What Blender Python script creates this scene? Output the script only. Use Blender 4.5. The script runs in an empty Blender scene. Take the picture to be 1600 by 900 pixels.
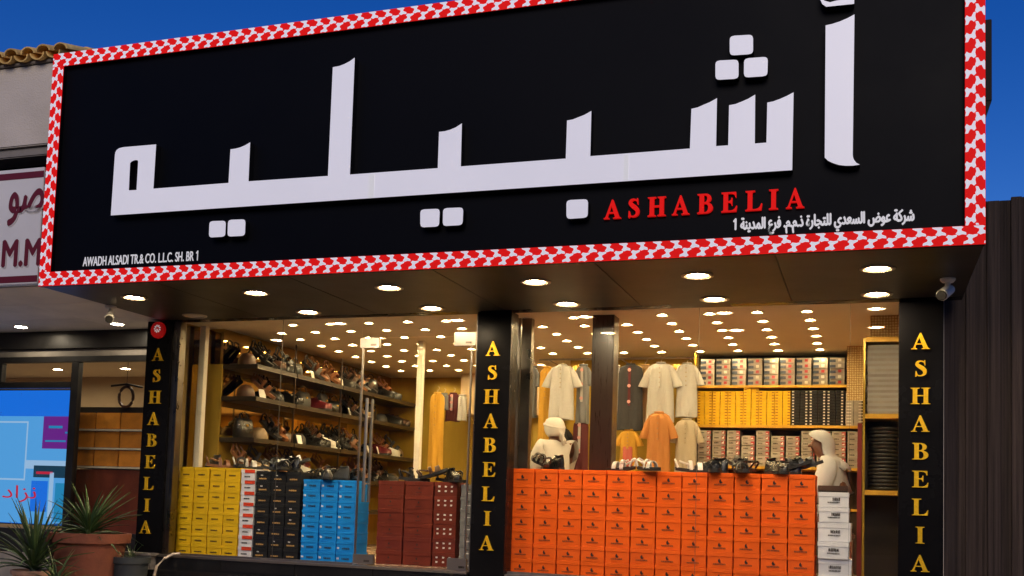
import bpy, bmesh, math, random
from mathutils import Vector, Matrix
random.seed(7)
SC = bpy.context.scene
COL = SC.collection
rad = math.radians

# ------------------------------------------------------------------ camera
YAW, PITCH, ROLL = -.34893, .07678, .03448
FPX, CX, CY = 1704.74, 744.32, 658.15          # in pixels of the 1600x900 photograph
CAM = Vector((0, -9.60458, 1.07096))
_f = Vector((math.sin(YAW)*math.cos(PITCH), math.cos(YAW)*math.cos(PITCH), math.sin(PITCH)))
_r0 = Vector((math.cos(YAW), -math.sin(YAW), 0)); _u0 = _r0.cross(_f)
_r = math.cos(ROLL)*_r0 + math.sin(ROLL)*_u0
_u = -math.sin(ROLL)*_r0 + math.cos(ROLL)*_u0
cd = bpy.data.cameras.new('camera'); cam = bpy.data.objects.new('camera', cd); COL.objects.link(cam)
cam.matrix_world = Matrix(((_r.x, _u.x, -_f.x, CAM.x), (_r.y, _u.y, -_f.y, CAM.y), (_r.z, _u.z, -_f.z, CAM.z), (0, 0, 0, 1)))
cd.sensor_width = 36; cd.lens = FPX/1600*36
cd.shift_x = (800-CX)/1600; cd.shift_y = (CY-450)/1600
cd.clip_start = .05; cd.clip_end = 3000
SC.camera = cam
# ------------------------------------------------------------------ sky, sun, exposure
SUN_EL, SUN_AZ = 27, 168          # azimuth: degrees clockwise from +Y (sun behind the camera, low)
SKY_STR, SUN_STR, EXPO = .084, 1.55, 0.0
world = bpy.data.worlds.new('World'); SC.world = world; world.use_nodes = True
nt = world.node_tree; bg = nt.nodes['Background']
sky = nt.nodes.new('ShaderNodeTexSky'); sky.sky_type = 'NISHITA'; sky.sun_disc = False
sky.sun_elevation = rad(SUN_EL); sky.sun_rotation = rad(SUN_AZ)
sky.air_density = 1.0; sky.dust_density = 0.0; sky.ozone_density = 6.0; sky.altitude = 0
hs = nt.nodes.new('ShaderNodeHueSaturation'); hs.inputs['Saturation'].default_value = 1.265; hs.inputs['Hue'].default_value = .522
nt.links.new(sky.outputs[0], hs.inputs['Color']); nt.links.new(hs.outputs[0], bg.inputs['Color'])
bg.inputs['Strength'].default_value = SKY_STR
sl = bpy.data.lights.new('sun', 'SUN'); sl.energy = SUN_STR; sl.angle = rad(35); sl.color = (1, .86, .72)
so = bpy.data.objects.new('sun', sl); COL.objects.link(so)
sd = Vector((math.sin(rad(SUN_AZ))*math.cos(rad(SUN_EL)), math.cos(rad(SUN_AZ))*math.cos(rad(SUN_EL)), math.sin(rad(SUN_EL))))
so.rotation_euler = sd.to_track_quat('Z', 'Y').to_euler(); so.location = sd*30
vs = SC.view_settings; vs.view_transform = 'Standard'; vs.look = 'None'; vs.exposure = EXPO; vs.gamma = 1; vs.use_curve_mapping = False
SC.cycles.use_denoising = True; SC.cycles.max_bounces = 7; SC.cycles.transparent_max_bounces = 16
SC.cycles.sample_clamp_indirect = 6; SC.cycles.use_light_tree = True
SC.cycles.caustics_reflective = False; SC.cycles.caustics_refractive = False

# ------------------------------------------------------------------ helpers
def ray(px, py): return _f + _r*((px-CX)/FPX) - _u*((py-CY)/FPX)
def at(px, py, Y):
    d = ray(px, py); return CAM + d*((Y-CAM.y)/d.y)
def atz(px, py, Z):
    d = ray(px, py); return CAM + d*((Z-CAM.z)/d.z)

def mat(name, col, rough=.5, metal=0., var=.0, vscale=6., bump=0., bscale=40., emit=None, estr=0., spec=.5, coat=0., stretch=None, col2=None, band=None):
    m = bpy.data.materials.new(name); m.use_nodes = True; n = m.node_tree; b = n.nodes['Principled BSDF']
    b.inputs['Base Color'].default_value = (*col, 1); b.inputs['Roughness'].default_value = rough
    b.inputs['Metallic'].default_value = metal; b.inputs['Specular IOR Level'].default_value = spec
    b.inputs['Coat Weight'].default_value = coat
    if emit: b.inputs['Emission Color'].default_value = (*emit, 1); b.inputs['Emission Strength'].default_value = estr
    if var or bump or col2:
        tc = n.nodes.new('ShaderNodeTexCoord'); mp = n.nodes.new('ShaderNodeMapping'); n.links.new(tc.outputs['Object'], mp.inputs[0])
        if stretch: mp.inputs['Scale'].default_value = stretch
        oi = n.nodes.new('ShaderNodeObjectInfo')
        add = n.nodes.new('ShaderNodeVectorMath'); add.operation = 'MULTIPLY_ADD'
        cmb = n.nodes.new('ShaderNodeCombineXYZ')
        for k in range(3): n.links.new(oi.outputs['Random'], cmb.inputs[k])
        add.inputs[1].default_value = (37, 53, 71); n.links.new(cmb.outputs[0], add.inputs[0]); n.links.new(mp.outputs[0], add.inputs[2])
        if var or col2:
            ns = n.nodes.new('ShaderNodeTexNoise'); ns.inputs['Scale'].default_value = vscale; ns.inputs['Detail'].default_value = 6
            ns.inputs['Roughness'].default_value = .6
            n.links.new(add.outputs[0], ns.inputs['Vector'])
            rp = n.nodes.new('ShaderNodeValToRGB'); rp.color_ramp.elements[0].position = .3; rp.color_ramp.elements[1].position = .7
            c2 = col2 if col2 else tuple(c*(1-var) for c in col)
            c1 = col if col2 else tuple(min(1, c*(1+var*.6)) for c in col)
            rp.color_ramp.elements[0].color = (*c2, 1); rp.color_ramp.elements[1].color = (*c1, 1)
            n.links.new(ns.outputs['Fac'], rp.inputs[0])
            # per-object value shift
            mr = n.nodes.new('ShaderNodeMapRange'); mr.inputs['To Min'].default_value = 1-var*.5; mr.inputs['To Max'].default_value = 1+var*.5
            n.links.new(oi.outputs['Random'], mr.inputs[0])
            hv = n.nodes.new('ShaderNodeHueSaturation'); n.links.new(mr.outputs[0], hv.inputs['Value']); n.links.new(rp.outputs[0], hv.inputs['Color'])
            n.links.new(hv.outputs[0], b.inputs['Base Color'])
            rr = n.nodes.new('ShaderNodeMapRange'); rr.inputs['To Min'].default_value = max(.02, rough-.12); rr.inputs['To Max'].default_value = min(1, rough+.12)
            n.links.new(ns.outputs['Fac'], rr.inputs[0]); n.links.new(rr.outputs[0], b.inputs['Roughness'])
        if bump:
            nb = n.nodes.new('ShaderNodeTexNoise'); nb.inputs['Scale'].default_value = bscale; nb.inputs['Detail'].default_value = 4
            n.links.new(add.outputs[0], nb.inputs['Vector'])
            bp = n.nodes.new('ShaderNodeBump'); bp.inputs['Strength'].default_value = bump; bp.inputs['Distance'].default_value = .02
            n.links.new(nb.outputs['Fac'], bp.inputs['Height']); n.links.new(bp.outputs[0], b.inputs['Normal'])
    return m

def glass_mat(name, tint=(.93, .95, .93), refl=1.0):
    m = bpy.data.materials.new(name); m.use_nodes = True; n = m.node_tree
    n.nodes.remove(n.nodes['Principled BSDF']); out = n.nodes['Material Output']
    t = n.nodes.new('ShaderNodeBsdfTransparent'); t.inputs[0].default_value = (*tint, 1)
    g = n.nodes.new('ShaderNodeBsdfGlossy'); g.inputs['Roughness'].default_value = .015; g.inputs[0].default_value = (refl, refl, refl, 1)
    fr = n.nodes.new('ShaderNodeFresnel'); fr.inputs[0].default_value = 1.5
    mx = n.nodes.new('ShaderNodeMixShader'); ge = n.nodes.new('ShaderNodeNewGeometry'); mm = n.nodes.new('ShaderNodeMath'); mm.operation = 'SUBTRACT'; mm.inputs[0].default_value = 1; n.links.new(ge.outputs['Backfacing'], mm.inputs[1])
    mu = n.nodes.new('ShaderNodeMath'); mu.operation = 'MULTIPLY'; n.links.new(fr.outputs[0], mu.inputs[0]); n.links.new(mm.outputs[0], mu.inputs[1])   # a pane reflects at its outer face only
    n.links.new(mu.outputs[0], mx.inputs[0]); n.links.new(t.outputs[0], mx.inputs[1]); n.links.new(g.outputs[0], mx.inputs[2])
    n.links.new(mx.outputs[0], out.inputs[0]); return m

def lens_mat(name, col, edge, s, R):
    # LED diffuser: bright in the middle, falling off to a warm rim
    m = emis(name, col, 1); n = m.node_tree; b = n.nodes['Principled BSDF']
    tc = n.nodes.new('ShaderNodeTexCoord'); ln = n.nodes.new('ShaderNodeVectorMath'); ln.operation = 'LENGTH'; n.links.new(tc.outputs['Object'], ln.inputs[0])
    mr = n.nodes.new('ShaderNodeMapRange'); mr.inputs['From Max'].default_value = R; mr.inputs['To Min'].default_value = 1; mr.inputs['To Max'].default_value = 0; n.links.new(ln.outputs['Value'], mr.inputs[0])
    pw = n.nodes.new('ShaderNodeMath'); pw.operation = 'POWER'; pw.inputs[1].default_value = 2.6; n.links.new(mr.outputs[0], pw.inputs[0])
    ma = n.nodes.new('ShaderNodeMath'); ma.operation = 'MULTIPLY_ADD'; ma.inputs[1].default_value = s*8.3; ma.inputs[2].default_value = .9; n.links.new(pw.outputs[0], ma.inputs[0])
    mx = n.nodes.new('ShaderNodeMix'); mx.data_type = 'RGBA'; n.links.new(mr.outputs[0], mx.inputs[0]); mx.inputs[6].default_value = (*edge, 1); mx.inputs[7].default_value = (*col, 1)
    n.links.new(mx.outputs[2], b.inputs['Emission Color']); n.links.new(ma.outputs[0], b.inputs['Emission Strength']); return m
def emis(name, col, s):
    m = bpy.data.materials.new(name); m.use_nodes = True; b = m.node_tree.nodes['Principled BSDF']
    b.inputs['Base Color'].default_value = (.8, .8, .8, 1); b.inputs['Emission Color'].default_value = (*col, 1); b.inputs['Emission Strength'].default_value = s
    return m

class MB:
    def __init__(s): s.v = []; s.f = []; s.m = []; s.mi = 0
    def add(s, vs, fs):
        o = len(s.v); s.v += [tuple(p) for p in vs]; s.f += [tuple(i+o for i in f) for f in fs]; s.m += [s.mi]*len(fs); return s
    def box(s, x0, x1, y0, y1, z0, z1):
        return s.add([(x0,y0,z0),(x1,y0,z0),(x1,y1,z0),(x0,y1,z0),(x0,y0,z1),(x1,y0,z1),(x1,y1,z1),(x0,y1,z1)],
                     [(0,3,2,1),(4,5,6,7),(0,1,5,4),(1,2,6,5),(2,3,7,6),(3,0,4,7)])
    def prism(s, pts, y0, y1):            # polygon of (x,z) between two y
        n = len(pts)
        return s.add([(x,y0,z) for x,z in pts]+[(x,y1,z) for x,z in pts],
                     [tuple(range(n)), tuple(range(2*n-1, n-1, -1))]+[(i, n+i, n+(i+1)%n, (i+1)%n) for i in range(n)])
    def tube(s, path, r, n=8, caps=True):
        path = [Vector(p) for p in path]; rs = r if isinstance(r, (list, tuple)) else [r]*len(path); rings = []
        for i, p in enumerate(path):
            t = (path[min(i+1, len(path)-1)]-path[max(i-1, 0)]).normalized()
            a = Vector((0,0,1)) if abs(t.z) < .9 else Vector((1,0,0)); e1 = t.cross(a).normalized(); e2 = t.cross(e1)
            rings.append([p+(e1*math.cos(2*math.pi*k/n)+e2*math.sin(2*math.pi*k/n))*rs[i] for k in range(n)])
        o = []; fs = []
        for rg in rings: o += rg
        for i in range(len(rings)-1):
            for k in range(n): fs.append((i*n+k, i*n+(k+1)%n, (i+1)*n+(k+1)%n, (i+1)*n+k))
        if caps: fs += [tuple(range(n-1, -1, -1)), tuple(range((len(rings)-1)*n, len(rings)*n))]
        return s.add(o, fs)
    def lathe(s, prof, c=(0,0,0), n=24):  # profile of (radius, z)
        o = []; fs = []
        for r, z in prof: o += [(c[0]+r*math.cos(2*math.pi*k/n), c[1]+r*math.sin(2*math.pi*k/n), c[2]+z) for k in range(n)]
        for i in range(len(prof)-1):
            for k in range(n): fs.append((i*n+k, i*n+(k+1)%n, (i+1)*n+(k+1)%n, (i+1)*n+k))
        return s.add(o, fs)
    def loft(s, rings, close=True, caps=True):
        n = len(rings[0]); o = []; fs = []
        for rg in rings: o += rg
        for i in range(len(rings)-1):
            for k in range(n if close else n-1): fs.append((i*n+k, i*n+(k+1)%n, (i+1)*n+(k+1)%n, (i+1)*n+k))
        if caps: fs += [tuple(range(n-1, -1, -1)), tuple(range((len(rings)-1)*n, len(rings)*n))]
        return s.add(o, fs)
    def mesh(s, name, mats, smooth=False, bevel=0, seg=2):
        me = bpy.data.meshes.new(name); me.from_pydata(s.v, [], s.f)
        mats = mats if isinstance(mats, (list, tuple)) else [mats]
        for m in mats: me.materials.append(m)
        for p, i in zip(me.polygons, s.m): p.material_index = i
        bm = bmesh.new(); bm.from_mesh(me); bmesh.ops.recalc_face_normals(bm, faces=bm.faces)
        if bevel:
            ed = [e for e in bm.edges if len(e.link_faces) == 2 and e.calc_face_angle(0) > rad(35)]
            bmesh.ops.bevel(bm, geom=ed, offset=bevel, segments=seg, affect='EDGES', clamp_overlap=True)
        bm.to_mesh(me); bm.free()
        if smooth: me.polygons.foreach_set('use_smooth', [True]*len(me.polygons)); me.set_sharp_from_angle(angle=rad(smooth if smooth is not True else 40))
        return me
    def build(s, name, mats, parent=None, **k): return link(name, s.mesh(name, mats, **k), parent)

def link(name, me, parent=None, loc=None, rot=None):
    o = bpy.data.objects.new(name, me); COL.objects.link(o)
    if parent: o.parent = parent
    if loc is not None: o.location = loc
    if rot is not None: o.rotation_euler = rot
    return o
def tag(o, label, cat, group=None):
    o['label'] = label; o['category'] = cat
    if group: o['group'] = group
    return o
def thing(name, label, cat, loc=(0,0,0), rz=0, group=None):
    o = link(name, None, None, loc, (0, 0, rz)); o.empty_display_size = .1; return tag(o, label, cat, group)
def struct(o): o['kind'] = 'structure'; return o
def bx(name, m, parent, x0, x1, y0, y1, z0, z1, bevel=.003, **k): return MB().box(x0,x1,y0,y1,z0,z1).build(name, m, parent, bevel=bevel, **k)
def copy_tree(o, parent=None):
    c = o.copy(); COL.objects.link(c); c.parent = parent
    for ch in list(o.children): copy_tree(ch, c)
    return c
ORD = ['first','second','third','fourth','fifth','sixth','seventh','eighth','ninth','tenth','eleventh','twelfth','thirteenth','fourteenth','fifteenth','sixteenth']
def rowname(r, n): return 'top' if r == n-1 else 'bottom' if r == 0 else ORD[n-1-r]+' from top'

# ------------------------------------------------------------------ materials
M = dict(
 mirror=mat('bronze_mirror', (.62,.44,.16), .035, metal=1),
 black=mat('black_cladding', (.005,.005,.0062), .26, spec=.10, var=.25, vscale=1.5, bump=.02, bscale=3),
 soffit=mat('soffit_cladding', (.011,.0098,.0085), .42, var=.2, vscale=1.2, bump=.02, bscale=3),
 panel=mat('sign_panel', (.0022,.0025,.0042), .5, spec=.08, var=.18, vscale=.8),
 letter=mat('white_acrylic', (.80,.79,.84), .35, var=.04, vscale=2, emit=(.88,.86,.95), estr=.31),
 letter_side=mat('letter_return', (.006,.006,.007), .45, spec=.08),
 red_print=mat('red_print', (.72,.006,.006), .6, spec=.1, emit=(1,.012,.01), estr=.34),
 white_print=mat('white_print', (.82,.82,.86), .5, emit=(.9,.9,1), estr=.32),
 red_letter=mat('red_acrylic', (.68,.008,.007), .6, spec=.08, emit=(1,.012,.01), estr=.42),
 small_white=mat('white_vinyl', (.8,.8,.8), .5, emit=(1,1,1), estr=.25),
 gold=mat('gold_metal', (.95,.56,.02), .33, metal=.55, var=.15, vscale=9),
 chrome=mat('brushed_steel', (.40,.37,.34), .32, metal=1),
 chrome_dark=mat('dark_steel', (.2,.18,.16), .3, metal=1, var=.2, vscale=5),
 marble=mat('dark_marble', (.012,.012,.013), .18, var=.3, vscale=3),
 concrete=mat('rough_concrete', (.2,.18,.165), .85, var=.35, vscale=5, bump=.5, bscale=25),
 white=mat('white_paint', (.78,.77,.74), .45, var=.05),
 cream=mat('cream_post', (.85,.8,.68), .3, var=.05),
 ceil=mat('ceiling_board', (.86,.76,.58), .75, var=.06, vscale=.9, bump=.05, bscale=8),
 goldwall=mat('gold_laminate', (.62,.42,.065), .22, metal=.45, var=.18, vscale=3, stretch=(1,1,.25)),
 goldedge=mat('gold_edge', (.75,.44,.05), .35, metal=.3, var=.1),
 beige=mat('beige_wall', (.62,.47,.28), .7, var=.08, vscale=2),
 floor=mat('shop_floor', (.35,.25,.18), .25, var=.15, vscale=4),
 brown_col=mat('brown_laminate', (.035,.016,.009), .3, var=.25, vscale=8, stretch=(6,6,.4)),
 shelf_dark=mat('dark_shelf', (.03,.022,.015), .35, var=.2),
 redstrip=mat('red_panel', (.2,.015,.012), .4, var=.15),
 lensw=lens_mat('lamp_lens', (1,.83,.56), (1,.6,.25), 220, .095),
 lensi=lens_mat('inner_lamp_lens', (1,.80,.46), (1,.58,.16), 120, .0505),
 lensn=emis('cool_lamp_lens', (1,.85,.62), 190),
 lensoff=mat('unlit_lens', (.5,.45,.4), .4),
 ring=mat('lamp_ring', (.5,.42,.34), .3, metal=.7),
 ringw=mat('white_lamp_ring', (.8,.75,.66), .45),
 nbwall=mat('rendered_wall', (.66,.58,.49), .9, var=.1, vscale=2.2, bump=.35, bscale=60),
 nbtrim=mat('grey_trim', (.26,.23,.2), .8, var=.2),
 tile=mat('clay_tile', (.88,.54,.17), .8, var=.35, vscale=7, bump=.3, bscale=30),
 nbsign=mat('grey_sign_board', (.76,.73,.70), .5, var=.08, vscale=1.5),
 maroon=mat('maroon_letter', (.15,.008,.014), .45),
 pale=mat('pale_outline', (.6,.56,.54), .5),
 nbsoffit=mat('soffit_board', (.86,.8,.72), .75, var=.12, vscale=2),
 frame=mat('dark_aluminium', (.022,.02,.019), .4, metal=.4, var=.2),
 glass=glass_mat('clear_glass', (.95,.96,.95)),
 glassn=glass_mat('neighbour_glass', (.90,.89,.86)),
 wood=mat('dark_timber', (.045,.033,.029), .8, spec=.2, var=.6, vscale=5, stretch=(9,9,.5), bump=.5, bscale=30),
 skin=mat('skin', (.17,.075,.042), .5, var=.1),
 cloth=mat('white_cotton', (.50,.495,.49), .85, var=.05, bump=.15, bscale=30),
 hair_shoe_shade=mat('black_hair_shoe_shade', (.01,.009,.008), .6),
 terracotta=mat('terracotta', (.19,.055,.027), .8, var=.2, bump=.2, bscale=30),
 darkpot=mat('dark_pot', (.022,.028,.032), .6, var=.2),
 palepot=mat('pale_pot', (.36,.2,.13), .8, var=.2),
 soil=mat('soil', (.03,.02,.014), .95, var=.4, bump=.8, bscale=40),
 leaf=mat('leaf_green', (.055,.10,.028), .42, var=.4, vscale=5),
 leaf2=mat('leaf_dark', (.03,.06,.022), .45, var=.4, vscale=5),
 asphalt=mat('asphalt', (.045,.045,.046), .9, var=.3, vscale=12, bump=.5, bscale=120),
 paving=mat('paving', (.33,.29,.25), .85, var=.25, vscale=4, bump=.3, bscale=40),
 kerb=mat('kerb_stone', (.3,.28,.26), .85, var=.2),
 cable=mat('cable', (.5,.42,.33), .5),
 rubber=mat('black_rubber', (.012,.012,.012), .6),
 leather=mat('black_leather', (.010,.009,.008), .28, var=.3),
 tan=mat('tan_leather', (.22,.09,.035), .4, var=.3),
 brownl=mat('brown_leather', (.08,.035,.018), .4, var=.3),
 whitel=mat('white_leather', (.7,.68,.64), .45, var=.1),
 maroonl=mat('maroon_leather', (.12,.012,.015), .35, var=.2),
 greyl=mat('grey_leather', (.045,.045,.046), .5, var=.2),
 beltm=mat('beige_leather', (.30,.21,.12), .5, var=.2),
)
MC = dict(
 yellow=mat('yellow_card', (.82,.50,.010), .55, spec=.25, var=.10, vscale=6), black=mat('black_card', (.014,.014,.015), .55, spec=.25, var=.2),
 blue=mat('blue_card', (.008,.27,.80), .55, spec=.25, var=.10), brown=mat('brown_card', (.17,.026,.012), .55, spec=.25, var=.14),
 orange=mat('orange_card', (.95,.13,.004), .55, spec=.25, var=.07, vscale=5), white=mat('white_card', (.8,.79,.82), .55, spec=.25, var=.06),
 grey=mat('grey_card', (.24,.23,.22), .55, spec=.25, var=.15), red=mat('red_card', (.72,.06,.02), .55, spec=.25), silver=mat('silver_card', (.42,.39,.35), .55, spec=.25, var=.25, vscale=8),
 dk=mat('dark_ink', (.02,.012,.01), .5), gi=mat('gold_ink', (.62,.36,.12), .4), wi=mat('white_ink', (.8,.76,.72), .5), brownink=mat('brown_ink', (.2,.05,.01), .5),
 blueink=mat('navy_ink', (.02,.04,.09), .5), redink=mat('red_ink', (.45,.02,.03), .5))

# ------------------------------------------------------------------ ground
g = struct(bx('ground', M['asphalt'], None, -900, 900, -900, 900, -.6, -.15, bevel=0))
g = struct(bx('road', M['asphalt'], None, -60, 60, -14, -3.66, -.2, -.146, bevel=0))
p = struct(bx('pavement', M['paving'], None, -60, 60, -3.5, .02, -.2, 0, bevel=0))
k = struct(bx('kerb', M['kerb'], None, -60, 60, -3.658, -3.504, -.2, .004, bevel=.015))
struct(bx('far_pavement', M['paving'], None, -60, 60, -26, -14.2, -.2, -.02, bevel=0))

# ------------------------------------------------------------------ shop building
XL, XR, FLOOR, CEIL = -6.86, .24, .45, 2.95
sb = thing('shop_building', 'shop building clad in glossy black panels with deep canopy and glazed front', 'shop')
bx('floor', M['floor'], sb, -7.3, .56, .16, 5.6, .3, FLOOR, bevel=0)
bx('ceiling', M['ceil'], sb, -7.3, .56, .16, 5.6, CEIL, 3.1, bevel=0)
bx('side_wall', M['goldwall'], sb, -7.1, XL, .85, 5.598, FLOOR+.001, 2.55, bevel=0)
bx('mirror_panel', M['mirror'], sb, -7.1, XL+.004, .85, 5.398, 2.552, CEIL-.001, bevel=0)
for a_, b_ in ((.87,1.9),(1.92,2.95),(2.97,4.0)): bx('mirror_panel', M['mirror'], sb, XL+.001, XL+.006, a_, b_, 1.76, 2.5, bevel=0)
bx('mirror_panel', M['mirror'], sb, -7.1, -7.07, .165, .846, FLOOR+.001, CEIL-.001, bevel=0)
bx('side_wall', M['beige'], sb, .30, .5, .16, 5.598, FLOOR+.001, CEIL-.001, bevel=0)
bx('back_wall', M['goldwall'], sb, XL, -3.6, 5.4, 5.59, FLOOR+.001, CEIL-.001, bevel=0)
bx('back_wall', M['goldwall'], sb, -3.6, .30, 3.7, 3.9, FLOOR+.001, CEIL-.001, bevel=0)
bx('partition_wall', M['goldwall'], sb, -3.6, -3.45, 3.9, 5.4, FLOOR+.001, CEIL-.001, bevel=0)
bx('roof', M['black'], sb, -7.06, .70, -1.0, 5.7, 4.78, 4.9, bevel=0)
bx('upper_wall', M['black'], sb, -7.3, .56, 0.0, 5.65, 3.104, 4.776, bevel=0)
bx('outer_wall', M['nbwall'], sb, .504, .56, .165, 5.65, -.1, 3.1, bevel=0)
bx('outer_wall', M['nbwall'], sb, -7.3, -7.104, .165, 5.65, -.1, 3.1, bevel=0)
bx('fascia_strip', M['black'], sb, -7.06, .695, -.02, .15, 2.904, 3.1, bevel=0)
# canopy: soffit panels with open joints
xs = [-7.058, -5.85, -4.55, -3.25, -1.95, -.65, .693]
for i in range(6): bx('soffit_panel', M['soffit'], sb, xs[i]+.003, xs[i+1]-.003, -1.792, -.024, 2.9, 2.93, bevel=.002)
bx('canopy_core', M['black'], sb, -7.05, .69, -1.6, -.03, 2.934, 4.775, bevel=0)
bx('side_bracket', M['letter_side'], sb, .69, .81, -1.05, -.95, 4.15, 4.765, bevel=.004)
MB().prism([(.69,4.145),(.806,4.145),(.78,4.06),(.69,3.98)], -1.05, -.95).build('side_bracket', M['letter_side'], sb)
# plinth of marble slabs and steel sill
xp = [-6.98, -6.2, -5.35, -4.5, -3.53]
for i in range(4): bx('plinth_slab', M['marble'], sb, xp[i]+.002, xp[i+1]-.002, .0, .15, .06, .424, bevel=.003)
xp = [-3.16, -2.3, -1.45, -.6, .2]
for i in range(4): bx('plinth_slab', M['marble'], sb, xp[i]+.002, xp[i+1]-.002, .0, .15, .06, .424, bevel=.003)
bx('plinth_step', M['marble'], sb, -7.0, .22, -.16, -.003, .0, .30, bevel=.005)
bx('sill', M['chrome'], sb, -6.98, -3.535, -.015, .16, .426, .45, bevel=.004)
bx('sill', M['chrome'], sb, -3.165, .203, -.015, .16, .426, .45, bevel=.004)
bx('column_base', M['concrete'], sb, -7.34, -6.985, -.10, .16, 0, .43, bevel=.012)
bx('column_base_cap', M['concrete'], sb, -7.37, -6.95, -.13, .16, .432, .462, bevel=.008)

# ------------------------------------------------------------------ lettering
def arc(cx, cz, rx, rz, a0, a1, n=10): return [(cx+rx*math.cos(rad(a0+(a1-a0)*i/n)), cz+rz*math.sin(rad(a0+(a1-a0)*i/n))) for i in range(n+1)]
def stroke(c, w):
    n = 6; P = []; W = []
    for i in range(len(c)-1):
        p0 = c[max(i-1,0)]; p1 = c[i]; p2 = c[i+1]; p3 = c[min(i+2, len(c)-1)]
        for k in range(n):
            t = k/n
            P.append(tuple(.5*((2*p1[j])+(-p0[j]+p2[j])*t+(2*p0[j]-5*p1[j]+4*p2[j]-p3[j])*t*t+(-p0[j]+3*p1[j]-3*p2[j]+p3[j])*t**3) for j in (0,1)))
            W.append(w[i]+(w[i+1]-w[i])*t)
    P.append(c[-1]); W.append(w[-1]); L = []; R_ = []
    for i, p in enumerate(P):
        a = P[max(i-1,0)]; b = P[min(i+1, len(P)-1)]; dx, dz = b[0]-a[0], b[1]-a[1]; l = math.hypot(dx, dz) or 1
        nx, nz = -dz/l, dx/l; L.append((p[0]+nx*W[i]/2, p[1]+nz*W[i]/2)); R_.append((p[0]-nx*W[i]/2, p[1]-nz*W[i]/2))
    return L+R_[::-1]
SER = lambda x0, x1, a, b: [(x0-.12,a),(x0-.12,abs(a-.035)),(x0-.02,abs(a-.06)),(x0,abs(a-.12))]
GL = {
 'A': ([[(0,0),(0,.035),(.07,.05),(.12,.12),(.46,1.),(.53,1.),(.88,.13),(.93,.05),(1.,.035),(1.,0),(.55,0),(.55,.035),(.63,.05),(.655,.1),(.585,.29),(.27,.29),(.215,.13),(.23,.055),(.32,.035),(.32,0)],
        [(.29,.345),(.565,.345),(.43,.71)]], 1.0),
 'H': ([[(0,0),(0,.035),(.1,.06),(.12,.12),(.12,.88),(.1,.94),(0,.965),(0,1),(.48,1),(.48,.965),(.38,.94),(.36,.88),(.36,.55),(.7,.55),(.7,.88),(.68,.94),(.58,.965),(.58,1),(1.06,1),(1.06,.965),(.96,.94),(.94,.88),(.94,.12),(.96,.06),(1.06,.035),(1.06,0),(.58,0),(.58,.035),(.68,.06),(.7,.12),(.7,.48),(.36,.48),(.36,.12),(.38,.06),(.48,.035),(.48,0)]], 1.06),
 'I': ([[(0,0),(0,.035),(.1,.06),(.12,.12),(.12,.88),(.1,.94),(0,.965),(0,1),(.48,1),(.48,.965),(.38,.94),(.36,.88),(.36,.12),(.38,.06),(.48,.035),(.48,0)]], .48),
 'L': ([[(0,0),(0,.035),(.1,.06),(.12,.12),(.12,.88),(.1,.94),(0,.965),(0,1),(.5,1),(.5,.965),(.38,.94),(.36,.88),(.36,.14),(.39,.06),(.5,.055),(.65,.08),(.76,.17),(.83,.33),(.88,.33),(.84,0)]], .88),
 'E': ([[(0,0),(0,.035),(.1,.06),(.12,.12),(.12,.88),(.1,.94),(0,.965),(0,1),(.82,1),(.83,.73),(.785,.73),(.74,.86),(.64,.93),(.5,.945),(.36,.94),(.36,.55),(.45,.55),(.54,.6),(.57,.71),(.61,.71),(.61,.33),(.57,.33),(.54,.44),(.45,.49),(.36,.49),(.36,.12),(.38,.06),(.52,.055),(.66,.08),(.77,.16),(.84,.29),(.88,.29),(.84,0)]], .88),
 'B': ([[(0,0),(0,.035),(.1,.06),(.12,.12),(.12,.88),(.1,.94),(0,.965),(0,1),(.46,1)]+arc(.46,.765,.32,.235,85,-60,9)+[(.62,.53)]+arc(.5,.27,.37,.27,62,-90,11),
        [(.36,.12),(.36,.5),(.44,.5)]+arc(.45,.275,.165,.225,85,-88,8)+[(.4,.055)], [(.36,.56),(.36,.945),(.42,.945)]+arc(.42,.755,.135,.19,85,-85,8)], .87),
 'S': ([stroke([(.585,.70),(.54,.87),(.36,.95),(.2,.89),(.155,.755),(.27,.63),(.45,.5),(.56,.36),(.55,.17),(.38,.055),(.19,.09),(.1,.32)], [.04,.05,.07,.13,.19,.23,.24,.22,.16,.07,.05,.04]),
        [(.53,1.0),(.585,1.0),(.605,.68),(.565,.68),(.52,.86)], [(.06,.0),(.115,.0),(.17,.1),(.12,.34),(.075,.34)]], .68),
}
_glyph = {}
def glyph(ch, m, depth=.012):
    key = (ch, m.name, depth)
    if key in _glyph: return _glyph[key]
    cu = bpy.data.curves.new('glyph', 'CURVE'); cu.dimensions = '2D'; cu.fill_mode = 'BOTH'; cu.extrude = depth/2
    loops, w = GL[ch]
    if ch == 'S':
        mb = MB()
        for i, lp in enumerate(loops): mb.prism([(x-w/2, z-.5) for x, z in lp], -depth/2-.0004*i, depth/2)
        me = mb.mesh('letter', m)
        bm = bmesh.new(); bm.from_mesh(me); bmesh.ops.triangulate(bm, faces=[f for f in bm.faces if len(f.verts) > 4]); bm.to_mesh(me); bm.free()
        _glyph[key] = me; return me
    for lp in loops:
        sp = cu.splines.new('POLY'); sp.points.add(len(lp)-1); sp.use_cyclic_u = True
        for q, (x, z) in zip(sp.points, lp): q.co = (x-w/2, z-.5, 0, 1)
    o = bpy.data.objects.new('glyph', cu); COL.objects.link(o)
    me = bpy.data.meshes.new_from_object(o.evaluated_get(bpy.context.evaluated_depsgraph_get())); bpy.data.objects.remove(o)
    me.transform(Matrix.Rotation(rad(90), 4, 'X')); me.materials.clear(); me.materials.append(m); me.name = 'letter'
    _glyph[key] = me; return me
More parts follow.
